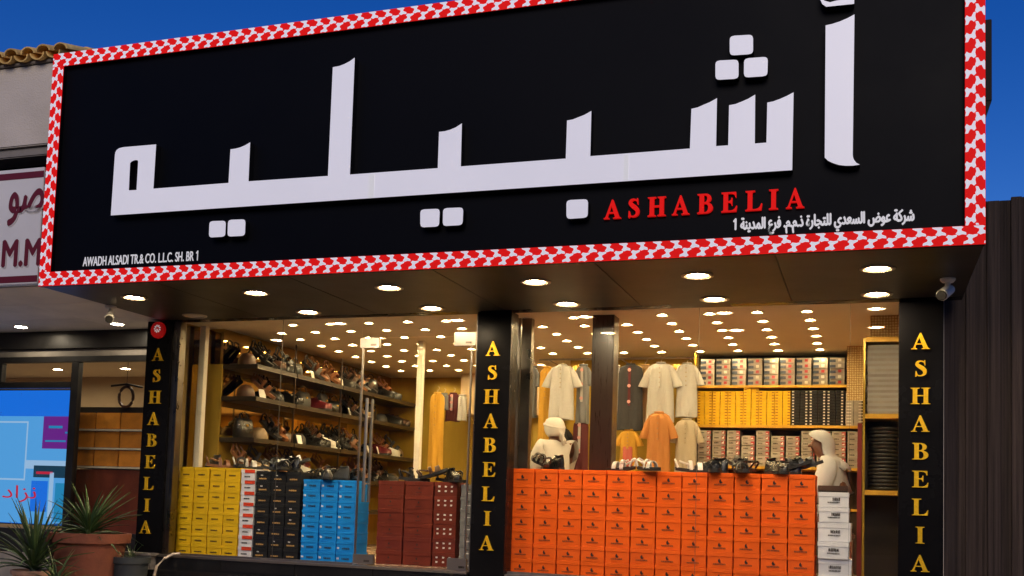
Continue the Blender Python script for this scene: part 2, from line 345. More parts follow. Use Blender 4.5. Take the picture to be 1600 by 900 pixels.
ARF = {'ش':(0xFEB5,4),'ر':(0xFEAD,2),'ك':(0xFED9,4),'ة':(0xFE93,2),'ع':(0xFEC9,4),'و':(0xFEED,2),'ض':(0xFEBD,4),'ا':(0xFE8D,2),'ل':(0xFEDD,4),'س':(0xFEB1,4),'د':(0xFEA9,2),'ي':(0xFEF1,4),'ت':(0xFE95,4),'ج':(0xFE9D,4),'ذ':(0xFEAB,2),'م':(0xFEE1,4),'ن':(0xFEE5,4),'ف':(0xFED1,4),'ص':(0xFEB9,4),'ه':(0xFEE9,4),'ز':(0xFEAF,2),'ب':(0xFE8F,4)}
def arabic(t, tail=False):
    out = ''
    for i, c in enumerate(t):
        if c not in ARF: out += c; continue
        p = i > 0 and t[i-1] in ARF and ARF[t[i-1]][1] == 4
        nx = (i < len(t)-1 and t[i+1] in ARF and ARF[c][1] == 4)
        out += chr(ARF[c][0]+(3 if p and nx else 2 if nx else 1 if p else 0))
    return out[::-1]
def text_mesh(body, m, w, h, bold=0., depth=.004):
    """flat lettering facing -Y, lower left corner at the origin, fitted to w x h metres"""
    cu = bpy.data.curves.new('text', 'FONT'); cu.body = body; cu.size = 1; cu.extrude = .01
    o = bpy.data.objects.new('text', cu); COL.objects.link(o); bpy.context.view_layer.update()
    me = bpy.data.meshes.new_from_object(o.evaluated_get(bpy.context.evaluated_depsgraph_get())); bpy.data.objects.remove(o)
    bm = bmesh.new(); bm.from_mesh(me); bm.verts.ensure_lookup_table()
    bmesh.ops.remove_doubles(bm, verts=bm.verts, dist=1e-5)
    seen = set(); isl = 0; off = {}
    for v in bm.verts:
        if v in seen: continue
        st = [v]; seen.add(v)
        while st:
            a = st.pop(); off[a] = isl
            for e in a.link_edges:
                b = e.other_vert(a)
                if b not in seen: seen.add(b); st.append(b)
        isl += 1
    x0 = min(v.co.x for v in bm.verts); x1 = max(v.co.x for v in bm.verts); y0 = min(v.co.y for v in bm.verts); y1 = max(v.co.y for v in bm.verts)
    for v in bm.verts:
        X = (v.co.x-x0)/(x1-x0)*w; Z = (v.co.y-y0)/(y1-y0)*h; Y = -(depth if v.co.z > 0 else 0)-(off[v] % 5)*.0005
        v.co = (X, Y, Z)
    bmesh.ops.recalc_face_normals(bm, faces=bm.faces)
    bm.to_mesh(me); bm.free(); me.materials.clear(); me.materials.append(m); me.name = 'lettering'
    if bold:
        bm = bmesh.new(); bm.from_mesh(me); k = 0
        for dx, dz in ((bold,0),(-bold,0),(0,bold),(0,-bold)):
            k += 1; tmp = me.copy(); tmp.transform(Matrix.Translation((dx, .00012*k, dz))); bm.from_mesh(tmp); bpy.data.meshes.remove(tmp)
        bm.to_mesh(me); bm.free()
    return me

# ------------------------------------------------------------------ signboard
SX0, SX1, SZ0, SZ1, SY = -7.0576, .6955, 2.9, 5.047, -1.8515
BW, YP = .125, -1.80
sg = thing('signboard', 'huge black shop signboard with white Arabic lettering and red and white checked border', 'signboard')
bx('sign_panel', M['panel'], sg, SX0+.01, SX1-.01, YP, YP+.18, SZ0+.034, SZ1-.01, bevel=0)
fr = []
for nm, (a, b, c, d) in dict(t=(SX0, SX1, SZ1-BW, SZ1), b=(SX0, SX1, SZ0-.004, SZ0+BW), l=(SX0, SX0+BW, SZ0+BW+.001, SZ1-BW-.001), r=(SX1-BW, SX1, SZ0+BW+.001, SZ1-BW-.001)).items():
    f_ = bx('border_frame', M['letter_side'], sg, a+.001, b-.001, SY+.008, YP+.004 if nm in 'lr' else YP-.002, c+.001, d-.001, bevel=.001)
    bx('border_face', M['red_print'], f_, a, b, SY+.003, SY+.0078, c, d, bevel=.001)
# checked headscarf pattern printed on the border: interlocking white bones in two staggered rows
BONE = [(-.30,.50),(-.05,.42),(.20,.50),(.27,.30),(.12,.12),(.10,-.05),(.30,-.22),(.27,-.46),(.05,-.40),(-.16,-.50),(-.30,-.34),(-.14,-.10),(-.10,.08),(-.32,.28)]
def clip(poly, lo, hi):
    def cut(ps, f):
        o = []
        for i in range(len(ps)):
            a, b = ps[i-1], ps[i]; fa, fb = f(a), f(b)
            if fa*fb < 0: t = fa/(fa-fb); o.append((a[0]+(b[0]-a[0])*t, a[1]+(b[1]-a[1])*t))
            if fb >= 0: o.append(b)
        return o
    return cut(cut(poly, lambda p: p[0]-lo), lambda p: hi-p[0])
def border_print(parent, u0, u1, conv):
    mb = MB(); per = .125; n = int((u1-u0)/per)+2
    for row in range(2):
        for i in range(-1, n):
            cu = u0+(i+.5*row+.3)*per+random.uniform(-.004,.004); cv = BW*(.27+.5*row); sgn = 1 if row else -1
            pl = []
            for a, b in BONE:
                b2 = b*BW*.55; a2 = sgn*a*per*.90-b2*.35*sgn
                pl.append((cu+a2, min(BW*.985, max(BW*.0, cv+b2))))
            pl = clip(pl, u0+.002, u1-.002)
            if len(pl) > 2:
                mb.add([conv(a, b) for a, b in pl], [tuple(range(len(pl)))])
    o = mb.build('border_print', M['white_print'], parent)
    for pg in o.data.polygons:
        if pg.normal.y > 0: pg.flip()
    return o
yb = SY+.0012
border_print(sg, SX0, SX1, lambda a, b: (a, yb, SZ1-BW+b)); border_print(sg, SX0, SX1, lambda a, b: (a, yb, SZ0+b))
border_print(sg, SZ0+BW, SZ1-BW, lambda a, b: (SX0+b, yb, a)); border_print(sg, SZ0+BW, SZ1-BW, lambda a, b: (SX1-BW+b, yb, a))
# big white letters: channel letters with a black return; outlines on the letter plane
YL = -1.875
def P2(pts): return [(lambda q: (q.x, q.z))(at(x, y, YL)) for x, y in pts]
def channel_letter(name, loops):
    cu = bpy.data.curves.new('o', 'CURVE'); cu.dimensions = '2D'; cu.fill_mode = 'BOTH'; cu.extrude = .5
    for lp in loops:
        sp = cu.splines.new('POLY'); sp.points.add(len(lp)-1); sp.use_cyclic_u = True
        for q, (x, z) in zip(sp.points, lp): q.co = (x, z, 0, 1)
    o = bpy.data.objects.new('o', cu); COL.objects.link(o)
    me = bpy.data.meshes.new_from_object(o.evaluated_get(bpy.context.evaluated_depsgraph_get())); bpy.data.objects.remove(o)
    me.materials.clear(); me.materials.append(M['letter']); me.materials.append(M['letter_side'])
    for v in me.vertices: x, y, z = v.co; v.co = (x, YL if z > 0 else YP-.001, y)
    bm = bmesh.new(); bm.from_mesh(me); bmesh.ops.recalc_face_normals(bm, faces=bm.faces)
    for f in bm.faces: f.material_index = 0 if f.normal.y < -.9 else 1
    bm.to_mesh(me); bm.free()
    return link(name, me, sg)
WORD = [(173.1,336.6),(179.5,242.3),(180.3,238),(182,234.6),(186,231.6),(192.3,230),(244,225.6),(239.7,294.8),(357,285.8),(360.1,233.3),(368,232.2),(375.5,230.2),(383,227),(390.9,222.3),(388.3,283.3),(512.4,274.9),
 (520,105),(530,103.2),(538.3,100),(546,96),(554.3,90),(546.7,272.7),(684,262.7),(686,206),(695,205),(703.3,202.7),(712,199),(721.7,192.7),(720,260),(884,247.7),(886,188.3),(895,186.6),(903.3,183.3),(913,179.5),(924,173.3),(922.3,244),
 (1078,232),(1080.3,170),(1090,167.8),(1098.9,163.9),(1109,159.6),(1120.3,153.3),(1118.9,228.3),(1137.8,227),(1139.2,164.4),(1149,162.6),(1158.6,158.9),(1169,154.3),(1180,147.8),(1179.4,224.2),(1197.5,222.8),(1198.9,160.3),(1208,158.4),(1218.3,154.7),(1229,150),(1240,144.2),(1237.8,265.8)]
HOLE = [(201.3,297.4),(203.3,255.1),(205,252.8),(207.7,251.3),(211.5,250),(215.2,250.4),(215.9,252.5),(213.3,296.9)]
channel_letter('letter_word', [P2(WORD), P2(HOLE)])
channel_letter('letter_alif', [P2([(1290,39.6),(1300,37.4),(1311.7,33.7),(1324,28.4),(1335.1,22.4),(1332.4,241),(1332.9,246),(1334.4,249.7),(1338,254.3),(1343.4,257.2),(1333,258.8),(1322,259),(1311,257.8),(1301.4,254.8),(1293.6,251),(1288.6,246.2)])])
channel_letter('letter_hamza', [P2([(1281,-14),(1282,0),(1285,6.5),(1291,10.5),(1334.5,6),(1335,-6),(1318,-1),(1306,1),(1297,3.5),(1288,1),(1285,-4),(1287,-14),(1294,-20),(1305,-20),(1305,-27),(1292,-27),(1284,-22)])])
def rounded(c, k=.2):
    o = []
    for i in range(4):
        p, a, b = c[i], c[i-1], c[(i+1) % 4]
        for t in (0, .3, .6, 1.):
            q0 = [p[j]+(a[j]-p[j])*k for j in (0,1)]; q1 = [p[j]+(b[j]-p[j])*k for j in (0,1)]
            o.append(tuple((1-t)**2*q0[j]+2*t*(1-t)*p[j]+t*t*q1[j] for j in (0,1)))
    return o
for c in ([(327.3,345.6),(353,344.8),(351.9,369.7),(326.3,371.2)], [(356.3,343.5),(383.7,342.5),(382.7,368.4),(355.3,369.7)], [(656.7,327.3),(687.3,326),(686,354),(656.7,355.3)], [(692.3,325.3),(724,324),(722.7,351.7),(691.7,353.3)],
          [(885,312.7),(919,311),(918.3,340),(885,342.3)], [(1140.2,56.1),(1176.7,54),(1176.7,84.4),(1140.2,86.8)], [(1117.8,94.7),(1154,93),(1154,122.9),(1117.8,125)], [(1162.6,91.3),(1199.8,88.5),(1199.1,118.8),(1162.3,121.2)]):
    channel_letter('letter_dot', [P2(rounded(c))])
for a, b, t, bo in ((577,584,271.2,309.4),(975,981.5,240.0,282.6)):
    q0 = at(a, t, YL); q1 = at(b, bo, YL)
    bx('joint_strip', M['small_white'], sg, q0.x, q1.x, YL-.003, YL+.01, q1.z+.006, q0.z-.008, bevel=0)
# red Latin name
base0, base1 = at(944.5, 343.6, YP), at(1257, 325.5, YP)
for ch, a, b in zip('ASHABELIA', (127,232,322,430,543,650,757,862,938), (203,285,402,508,612,720,832,903,1020)):
    px0, px1 = 900+a/2.857, 900+b/2.857; ym = 343.6+(px0-944.5)/(1257-944.5)*(325.5-343.6)
    q0, q1 = at(px0, ym, YP), at(px1, ym, YP); h = .142; w = q1.x-q0.x
    o = link('letter', glyph(ch, M['red_letter'], .03), sg, ((q0.x+q1.x)/2, YP-.014, base0.z+(base1.z-base0.z)*.5+h/2)); o.scale = (w/GL[ch][1], 1, h)
q0, q1 = at(130, 416, YP), at(309, 407.5, YP)
o = link('lettering', text_mesh('AWADH ALSADI TR.& CO. L.L.C. SH. BR \U0001D7E3', M['small_white'], q1.x-q0.x, .085, .0014, depth=.004), sg, (q0.x, YP-.0005, (q0.z+q1.z)/2))
q0, q1 = at(1146, 366, YP), at(1428, 351, YP)
o = link('lettering', text_mesh(arabic('شركة عوض السعدي للتجارة ذ.م.م. فرع المدينة \U0001D7E3'), M['small_white'], q1.x-q0.x, .128, .004, depth=.004), sg, (q0.x, YP-.0005, q1.z-.018))

# ------------------------------------------------------------------ pillars with gold letters
def pillar(x0, x1, xc, z0, label, loose=None):
    t = thing('pillar', label, 'pillar', ((x0+x1)/2, 0, z0)); cx = (x0+x1)/2
    bx('cladding', M['black'], t, x0-cx, x1-cx, 0, .22, 0, 2.9-z0-.002, bevel=.004)
    for i, ch in enumerate('ASHABELIA'):
        o = link('letter', glyph(ch, M['gold'], .014), t, (xc(i)-cx, -.0075, 2.543-.2272*i-z0)); o.scale = (.142, 1, .135)
    return t
pillar(-7.25, -6.94, lambda i: -7.092-.0045*i, .464, 'black pillar carrying gold letters below a round red emblem')
pillar(-3.5145, -3.18, lambda i: -3.35, .30, 'black pillar with gold letters between the glass door and orange boxes')
pillar(.2068, .547, lambda i: .372, .05, 'black pillar with gold letters beside the dark timber fence')
bx('reveal', M['chrome_dark'], sb, -6.938, -6.90, .03, .16, .452, 2.898); bx('reveal', M['chrome_dark'], sb, -3.535, -3.517, .03, .16, .452, 2.898)
# round red emblem
em = thing('round_emblem', 'small round red sign with white emblem above gold letters', 'sign', (-7.10, -.004, 2.80))
mb = MB(); mb.lathe([(0,.0),(.083,.0),(.088,.006),(.088,.03),(.0,.03)], n=36); me = mb.mesh('disc', mat('red_disc', (.55,.008,.01), .35, emit=(1,.01,.01), estr=.12), smooth=True)
me.transform(Matrix.Rotation(rad(-90), 4, 'X')); me.transform(Matrix.Translation((0,-.03,0))); link('disc', me, em)
mb = MB()
for i in range(9):
    a = 2*math.pi*i/9+.3; r1 = .036; r0 = .02; c_, s_ = math.cos(a), math.sin(a)
    pts = [(r0*c_-.006*s_, r0*s_+.006*c_), (r1*c_-.011*s_, r1*s_+.011*c_), ((r1+.008)*c_, (r1+.008)*s_), (r1*c_+.006*s_, r1*s_-.006*c_), (r0*c_, r0*s_)]
    mb.prism([(x, z+.012) for x, z in pts], -.0335, -.030)
mb.prism([(-.008,-.005),(.008,-.008),(.004,.008),(-.01,.014)], -.0335, -.030)
mb.build('emblem_print', M['small_white'], em)

# ------------------------------------------------------------------ recessed lamps
def lamp_proto(name, r, lens, ring, drop=.008):
    t = link(name, None)
    MB().lathe([(r*1.0,0),(r*1.0,-drop),(r*.80,-drop*1.3),(r*.76,-.001),(r*.76,.004)], n=28).build('trim_ring', ring, t, smooth=60)
    MB().lathe([(r*.765,-.0012),(r*.5,-.0015),(.0001,-.0016)], n=28).build('lens', lens, t)
    return t
pr_ = lamp_proto('downlight', .125, M['lensw'], M['ring']); first = True
for j, (yy, nm) in enumerate(((-1.2193, 'front'), (-.248, 'back'))):
    for i in range(6):
        o = pr_ if first else copy_tree(pr_); first = False
        o.location = (-6.497+1.30555*i, yy, 2.8995)
        off = (j == 1 and i == 0)
        if off:
            for ch in o.children:
                if ch.name.startswith('lens'): ch.data = ch.data.copy(); ch.data.materials[0] = M['lensoff']
        lab = 'unlit round recessed lamp in the black canopy above the red emblem pillar' if off else \
              'lit round recessed lamp, %s row of black canopy, %s from timber fence' % (nm + (' (over glass)' if j else ''), ORD[5-i])
        tag(o, lab, 'lamp', 'recessed lamps in the black canopy')
pi_ = lamp_proto('ceiling_lamp', .066, M['lensi'], M['ringw'], .006); first = True
for k in range(14):
    x = -.557-.4445*k
    for j in range(10):
        y = .709+.483*j
        if y > (3.3 if x > -3.7 else 5.0): continue
        if abs(x+2.45) < .18 and y < 1: continue
        if k == 13 and y < .9: continue
        o = pi_ if first else copy_tree(pi_); first = False
        o.location = (x+random.uniform(-.01,.01), y+random.uniform(-.012,.012), 2.9495)
        tag(o, 'small glowing round lamp recessed in the shop\'s inner ceiling', 'lamp', 'ceiling lamps inside the shop')

# ------------------------------------------------------------------ glazing
GY = .085
wl = thing('display_window', 'frameless glass shop window in front of yellow, black and blue boxes', 'window', (-5.8, GY, .45))
def pane(parent, x0, x1, z0, z1, m=None, nm='glass_pane', y=GY):
    return bx(nm, m or M['glass'], parent, x0-parent.location.x, x1-parent.location.x, y-parent.location.y, y-parent.location.y+.012, z0-parent.location.z, z1-parent.location.z, bevel=.001)
pane(wl, -6.895, -5.6635, .452, 2.895); pane(wl, -5.6585, -4.765, .452, 2.895)
bx('corner_profile', M['chrome_dark'], wl, -1.10, -1.06, -.05, .06, .003, 2.445)
bx('joint', M['greyl'], wl, .138, .140, .001, .011, .02, 2.44, bevel=0)
bx('bottom_channel', M['chrome'], wl, -1.055, 1.03, -.012, .024, .0, .02)
dx0, dx1 = -4.755, -3.60
dr = thing('glass_door', 'frameless glass entrance door with steel patch fittings and tall bar handles', 'door', (dx0, GY, .45))
dt = at(600, 527, GY).z
pane(dr, dx0+.006, dx1, .47, dt-.01, nm='door_leaf'); 
pane(dr, dx0, -3.54, dt+.004, 2.895, nm='over_panel')
pane(dr, dx1+.006, -3.54, .452, dt-.004, nm='side_panel')
for (a, b, c, d) in ((-.02, .19, dt-.105, dt-.005), (.98, 1.2, dt-.10, dt+.03), (.0, .22, .465, .555), (.985, 1.18, .455, .565)):
    f = bx('patch_fitting', M['chrome'], dr, a, b, -.014, .03, c-.45, d-.45, bevel=.004)
    bx('fitting_cap', M['chrome_dark'], f, a+.12, a+.18, -.018, -.0142, c-.45+.02, c-.45+.04, bevel=.001)
bx('edge_rail', M['chrome'], dr, .004, .02, -.004, .018, .03, dt-.46, bevel=.001)
bx('edge_rail', M['chrome'], dr, 1.15, 1.163, -.004, .018, .03, dt-.46, bevel=.001)
hz0, hz1 = at(585, 785, GY-.06).z-.45, at(585, 622, GY-.06).z-.45
for yy, xo in ((-.055, .105), (.067, .105)):
    h = MB().tube([(xo, yy, hz0), (xo, yy, hz1)], .016, 12).build('bar_handle', M['chrome'], dr, smooth=True)
    for z in (hz0+.18, hz1-.18): MB().tube([(xo, yy, z), (xo, (0 if yy < 0 else .012), z)], .008, 8).build('handle_mount', M['chrome'], h)
wr = thing('display_window', 'wide frameless glass shop window in front of stacked orange boxes', 'window', (-1.5, GY, .45))
pane(wr, -3.172, -1.4525, .452, 2.895); pane(wr, -1.4475, -.18, .452, 2.895); pane(wr, -.176, .204, .452, 2.895)
for nm_, a_, b_, m_ in (('post', 799, 811, 'chrome'), ('post', 813, 828, 'chrome_dark')):
    xa, xb = at(a_, 600, .66).x, at(b_, 600, .66).x; bx('mirror_post', M[m_], sb, xa, xb, .66, .76, .4515, CEIL-.002)
for xj in (.048, 1.320): bx('joint', M['greyl'], wr, xj+.001, xj+.003, .001, .011, .02, 2.44, bevel=0)
bx('bottom_channel', M['chrome'], wr, -1.67, 1.70, -.012, .024, .0, .02)
def post(x, y, w, z1, label, m='cream'):
    t = thing('post', label, 'post', (x, y, FLOOR)); bx('shaft', M[m], t, -w/2, w/2, -w/2, w/2, .012, z1-FLOOR, bevel=.004); bx('foot_plate', M['chrome'], t, -w, w, -w, w, 0, .012); return t
post(-6.97, .64, .075, CEIL-.002, 'cream metal post just inside the glass by the yellow boxes')
post(-4.93, 2.0, .07, CEIL-.002, 'cream metal post standing deep inside behind the glass door')
cb = thing('column', 'dark brown laminate column inside the window before hanging robes', 'column', (-2.446, .72, FLOOR))
bx('shaft', M['brown_col'], cb, -.107, .107, -.107, .107, .06, CEIL-FLOOR-.002, bevel=.004); bx('skirting', M['shelf_dark'], cb, -.115, .115, -.115, .115, 0, .058)

# ------------------------------------------------------------------ boxes
def print_mesh(kind, w, h, v):
    R_ = random.Random(v*31+len(kind)); mb = MB(); y = -.0009
    def word(x0, x1, z0, z1, mi=0):
        mb.mi = mi; x = x0
        while x < x1-.002:
            ww = R_.uniform(.004,.011); mb.prism([(x,z0+R_.uniform(0,.2)*(z1-z0)),(min(x+ww,x1),z0),(min(x+ww,x1),z1-R_.uniform(0,.35)*(z1-z0)),(x,z1)], y, -.0002); x += ww+R_.uniform(.0015,.004)
    ms = [MC['dk']]
    if kind == 'orange':
        mb.mi = 0; a = h*.46; k = 1.35
        mb.prism([(x*k, z*k+a) for x, z in arc(0,0,.0115,.0135,90,330+R_.uniform(-40,40),9)]+[(x*k, z*k+a) for x, z in arc(0,0,.0035,.0045,300,90,5)], y, -.0002)
        mb.prism([(-.005,a-.005),(.006,a-.004),(.007,a+.003),(-.004,a+.005)], y-.0002, -.0003)
        ms = [MC['dk'], MC['brownink']]; word(-.058, .05, h*.2, h*.2+.015, 1)
    elif kind == 'yellow': word(-.045, .04, h*.24, h*.24+.016)
    elif kind == 'black':
        ms = [MC['gi'], MC['wi']]; word(-.045, .042, h*.22, h*.22+.016, 0)
        if v % 3 == 0: word(-.03, -.005, h*.55, h*.55+.013, 1)
    elif kind == 'blue':
        ms = [MC['blueink'], MC['wi']]; word(-.03, .05, h*.3, h*.3+.02, 0); word(-.085, -.06, h*.32, h*.32+.022, 1)
    elif kind == 'whitered': ms = [MC['dk'], MC['red'], MC['wi']]; mb.mi = 1; mb.prism([(-.035,h*.66),(w/2-.003,h*.66),(w/2-.003,h*.97),(-.035,h*.97)], y-.004, -.0002); word(-.04, .03, h*.25, h*.25+.017)
    elif kind == 'brown':
        ms = [MC['dk'], MC['wi']]; mb.mi = 0; mb.prism([(x, z+h*.5) for x, z in arc(0,0,.008,.011,0,330,8)], y, -.0002); word(-.03, .03, h*.2, h*.2+.006)
    elif kind == 'stickers':
        ms = [MC['dk'], MC['wi']]
        for cx in (-.07, 0, .065):
            mb.mi = 1
            for z in (.36, .68): mb.prism([(cx-.012,h*z-.008),(cx+R_.uniform(.006,.014),h*z-.008),(cx+.012,h*z+R_.uniform(.004,.01)),(cx-.01,h*z+.009)], y, -.0002)
    elif kind == 'grey': ms = [MC['dk'], MC['wi']]; word(-.02, .02, h*.5, h*.5+.014); word(-.03, .04, h*.2, h*.2+.012, 1)
    elif kind == 'white': word(-.06+.01*v, .05, h*.42, h*.42+.03); word(-.05, .05, h*.28, h*.28+.012)
    elif kind == 'silver': ms = [MC['dk'], MC['redink'], MC['wi']]; mb.mi = 1; mb.prism([(w*.2,h*.2),(w*.46,h*.2),(w*.46,h*.8),(w*.2,h*.8)], y, -.0002); mb.mi = 2; mb.prism([(w*.22,h*.3),(w*.38,h*.3),(w*.38,h*.5+.004*v),(w*.22,h*.5)], y-.0004, y); word(-.05, .0, h*.35, h*.6)
    elif kind == 'stripe': ms = [MC['blueink'], MC['redink'], MC['wi']]; mb.mi = 0; mb.prism([(-w*.46,h*.1),(-w*.1,h*.1),(-w*.1,h*.62),(-w*.46,h*.62)], y, -.0002); mb.mi = 1 if v % 2 else 2; mb.prism([(w*.05,h*.25),(w*.25,h*.25),(w*.25,h*.75),(w*.05,h*.75)], y, -.0002)
    return mb.mesh('print', ms)
CARD = dict(orange='orange', yellow='yellow', black='black', blue='blue', whitered='white', brown='brown', stickers='brown', grey='grey', white='white', silver='silver', stripe='silver')
def box_kit(kind, w, h, d=.32, lidh=.3, n=4, parts=True):
    m = MC[CARD[kind]]; e = .0034
    body = MB().box(-w/2+e+.003, w/2-e-.003, .005, d-.004, 0, h-.003).mesh('body', m, bevel=.0015, seg=1)
    lid = MB().box(-w/2+e, w/2-e, 0, d, h*(1-lidh), h-.0008).mesh('lid', m, bevel=.002, seg=1) if parts else None
    return body, lid, [print_mesh(kind, w, h, v) for v in range(n)]
def put_box(kit, x, y, z, label, group, jit=1.):
    body, lid, prs = kit
    t = thing('shoe_box', label, 'shoe box', (x+random.uniform(-.0012,.0012)*jit, y+random.uniform(-.004,.004)*jit, z), rad(random.uniform(-.5,.5)*jit), group)
    link('body', body, t)
    if lid: link('lid', lid, t)
    link('print', random.choice(prs), t); return t
BY = .25
def stack(kind, x0, x1, cols, z0, z1, rows, y, text, group, left=None, **k):
    w = (x1-x0)/cols; h = (z1-z0)/rows; kit = box_kit(kind, w, h, **k)
    for c in range(cols):
        for r in range(rows):
            put_box(kit, x0+w*(c+.5), y+.002*((c*7+r*3) % 3), z0+h*r, text(c, cols, r, rows), group)
cn = lambda r, n: 'top row' if r == n-1 else 'bottom row' if r == 0 else ORD[n-1-r]+' row down'
stack('yellow', -6.93, -6.175, 4, .4505, 1.372, 8, BY, lambda c, C, r, N: 'yellow shoe box behind glass, %s, %s column from cream post' % (cn(r, N), ORD[c]), 'yellow shoe boxes in the window')
stack('whitered', -6.170, -5.998, 1, .4505, 1.362, 8, BY, lambda c, C, r, N: 'white shoe box with red band between yellow and black boxes, %s' % cn(r, N), 'white and red shoe boxes', lidh=.34)
stack('black', -5.992, -5.463, 3, .4505, 1.348, 8, BY, lambda c, C, r, N: 'black shoe box with gold lettering, %s, %s column from blue boxes' % (cn(r, N), ORD[C-1-c]), 'black shoe boxes in the window')
stack('blue', -5.438, -4.835, 3, .4505, 1.275, 8, BY, lambda c, C, r, N: 'blue shoe box by the glass door, %s, %s column from black boxes' % (cn(r, N), ORD[c]), 'blue shoe boxes in the window', lidh=.22)
for (x0, x1, kd, nm) in ((-4.69, -4.40, 'brown', 'column nearest the blue boxes'), (-4.395, -4.085, 'brown', 'middle column'), (-4.08, -3.83, 'stickers', 'column dotted with white stickers')):
    stack(kd, x0, x1, 1, .4505, 1.288, 6, .45, lambda c, C, r, N: 'reddish brown shoe box behind glass door, %s, %s' % (nm, cn(r, N)), 'brown shoe boxes behind the door')
stack('grey', -3.80, -3.63, 1, .4505, 1.27, 7, .45, lambda c, C, r, N: 'grey shoe box between brown boxes and black pillar, %s' % cn(r, N), 'grey shoe boxes', lidh=.28)
stack('orange', -3.212, -.452, 12, .4505, 1.432, 7, BY, lambda c, C, r, N: 'orange shoe box behind glass, %s, %s column from white boxes' % (cn(r, N), ORD[C-1-c]), 'orange shoe boxes in the window', lidh=.28)
# white boxes, loosely stacked
zz = .4505
for r, (h, w, dx) in enumerate(((.118,.262,.0),(.148,.280,.010),(.148,.262,.0),(.162,.276,.006),(.128,.258,-.003),(.13,.26,.0))):
    kit = box_kit('white', w, h, n=1); kit = (kit[0], kit[1], [print_mesh('white', w, h, r)])
    put_box(kit, -.302+dx, BY+.012*(r % 2), zz, 'white shoe box with black print beside orange boxes, %s' % cn(r, 6), 'white shoe boxes', 3.); zz += h+.0006
tr = thing('tray', 'shallow dark tray on top of the white shoe boxes', 'tray', (-.31, .4, zz))
bx('base', M['shelf_dark'], tr, -.125, .12, -.14, .14, 0, .012)
for a in ((-.125,.12,-.14,-.125),(-.125,.12,.125,.14),(-.125,-.11,-.125,.125),(.105,.12,-.125,.125)): bx('rim', M['brownl'], tr, *a, .0125, .055)
# platforms the boxes stand behind / low display bases inside
bx('threshold', M['floor'], sb, -4.75, -3.54, .165, .44, .4505, .456)

# ------------------------------------------------------------------ back shelving
BS = 3.2
su = thing('shelf_unit', 'gold edged wall shelving packed with boxes behind the orange boxes', 'shelf', (-1.0, BS, FLOOR))
for z in (.72, 1.175, 1.645, 2.105): bx('shelf_board', M['goldedge'], su, -.94, .90, -.02, .42, z-.03, z, bevel=.003)
bx('side_panel', M['goldwall'], su, -.965, -.942, -.02, .42, 0, 2.49); bx('side_panel', M['goldwall'], su, .902, .925, -.02, .42, 0, 2.49)
bx('back_panel', M['shelf_dark'], su, -.94, .90, .425, .44, 0, 2.49); bx('kick_board', M['shelf_dark'], su, -.94, .9, .0, .02, 0, .685)
kit = box_kit('stripe', .172, .062, d=.3, parts=False, n=6)
for c in range(10):
    for r in range(5): put_box(kit, -1.90+.18*(c+.5), BS+random.uniform(0,.01), FLOOR+2.106+.0625*r, 'patterned grey box, uppermost shelf, %s stack from hanging robes, %s' % (ORD[c], cn(r, 5)), 'patterned boxes on the uppermost shelf')
kit = box_kit('silver', .158, .058, d=.3, parts=False, n=6)
for c, n in enumerate((7,7,7,6,7,6,6,7,7,7,7)):
    for r in range(n): put_box(kit, -1.915+.165*(c+.5), BS+random.uniform(0,.012), FLOOR+1.176+.0585*r, 'grey box with red end label, lower shelf, %s stack from hanging robes, %s' % (ORD[c], cn(r, n)), 'red labelled boxes on the lower shelf')
def many(name, label, m, x0, x1, cols, z0, rows, h, mk):
    mb = MB(); w = (x1-x0)/cols
    for c in range(cols):
        n = rows+(1 if c in (6,7) and name.startswith('yellow') else 0); dy = random.uniform(0,.02)
        for r in range(n):
            xx = x0+w*c+random.uniform(-.001,.001); yy = BS+dy+random.uniform(0,.008); mb.mi = 0; mb.box(xx+.0025, xx+w-.0025, yy, yy+.3, z0+h*r, z0+h*r+h-.0018)
            mb.mi = 1; s = xx+w*(.62 if c % 2 else .12); mb.box(s, s+w*mk[0], yy-.0008, yy, z0+h*r+h*.25, z0+h*r+h*(.25+mk[1]))
    o = mb.build(name, m, None); o['kind'] = 'stuff'; return tag(o, label, 'shoe boxes')
many('yellow_boxes', 'tightly packed small yellow boxes on the middle shelf', [MC['yellow'], MC['brownink']], -1.925, -.87, 12, FLOOR+1.646, 12, .033, (.3,.3))
many('black_boxes', 'tightly packed small black boxes with pale spots on the middle shelf', [MC['black'], MC['wi']], -.865, -.29, 6, FLOOR+1.646, 12, .0335, (.22,.45))
many('pale_boxes', 'pale thin boxes at the end of the middle shelf by red panel', [MC['silver'], MC['wi']], -.28, -.11, 2, FLOOR+1.646, 11, .034, (.6,.3))
# tall side cabinet
cab = thing('side_cabinet', 'narrow gold framed cabinet of folded cloth beside the lettered black pillar', 'cabinet', (.075, 1.0, FLOOR))
cz = lambda z: z-FLOOR
bx('side_panel', M['goldwall'], cab, -.155, -.135, 0, .4, 0, cz(2.735)); bx('side_panel', M['goldwall'], cab, .2, .22, 0, .4, 0, cz(2.735)); bx('back_panel', M['shelf_dark'], cab, -.135, .2, .38, .4, 0, cz(2.735))
for z in (.5, 1.31, 2.01, 2.72): bx('shelf_board', M['goldedge'], cab, -.134, .199, -.005, .379, cz(z)-.022, cz(z)+.022)
FCLO = mat('grey_cotton', (.45,.42,.38), .85, var=.2)
for i in range(26):
    t = thing('folded_cloth', 'folded pale cloth in the narrow cabinet\'s upper bay', 'cloth', (.105+random.uniform(-.006,.006), 1.02, 2.034+.0245*i), rad(random.uniform(-1,1)), 'folded cloths in the cabinet')
    o = MB().box(-.155, .15, 0, .28, 0, .0235).build('fold', M['cloth'] if i % 2 else FCLO, t, bevel=.009, seg=2, smooth=True)
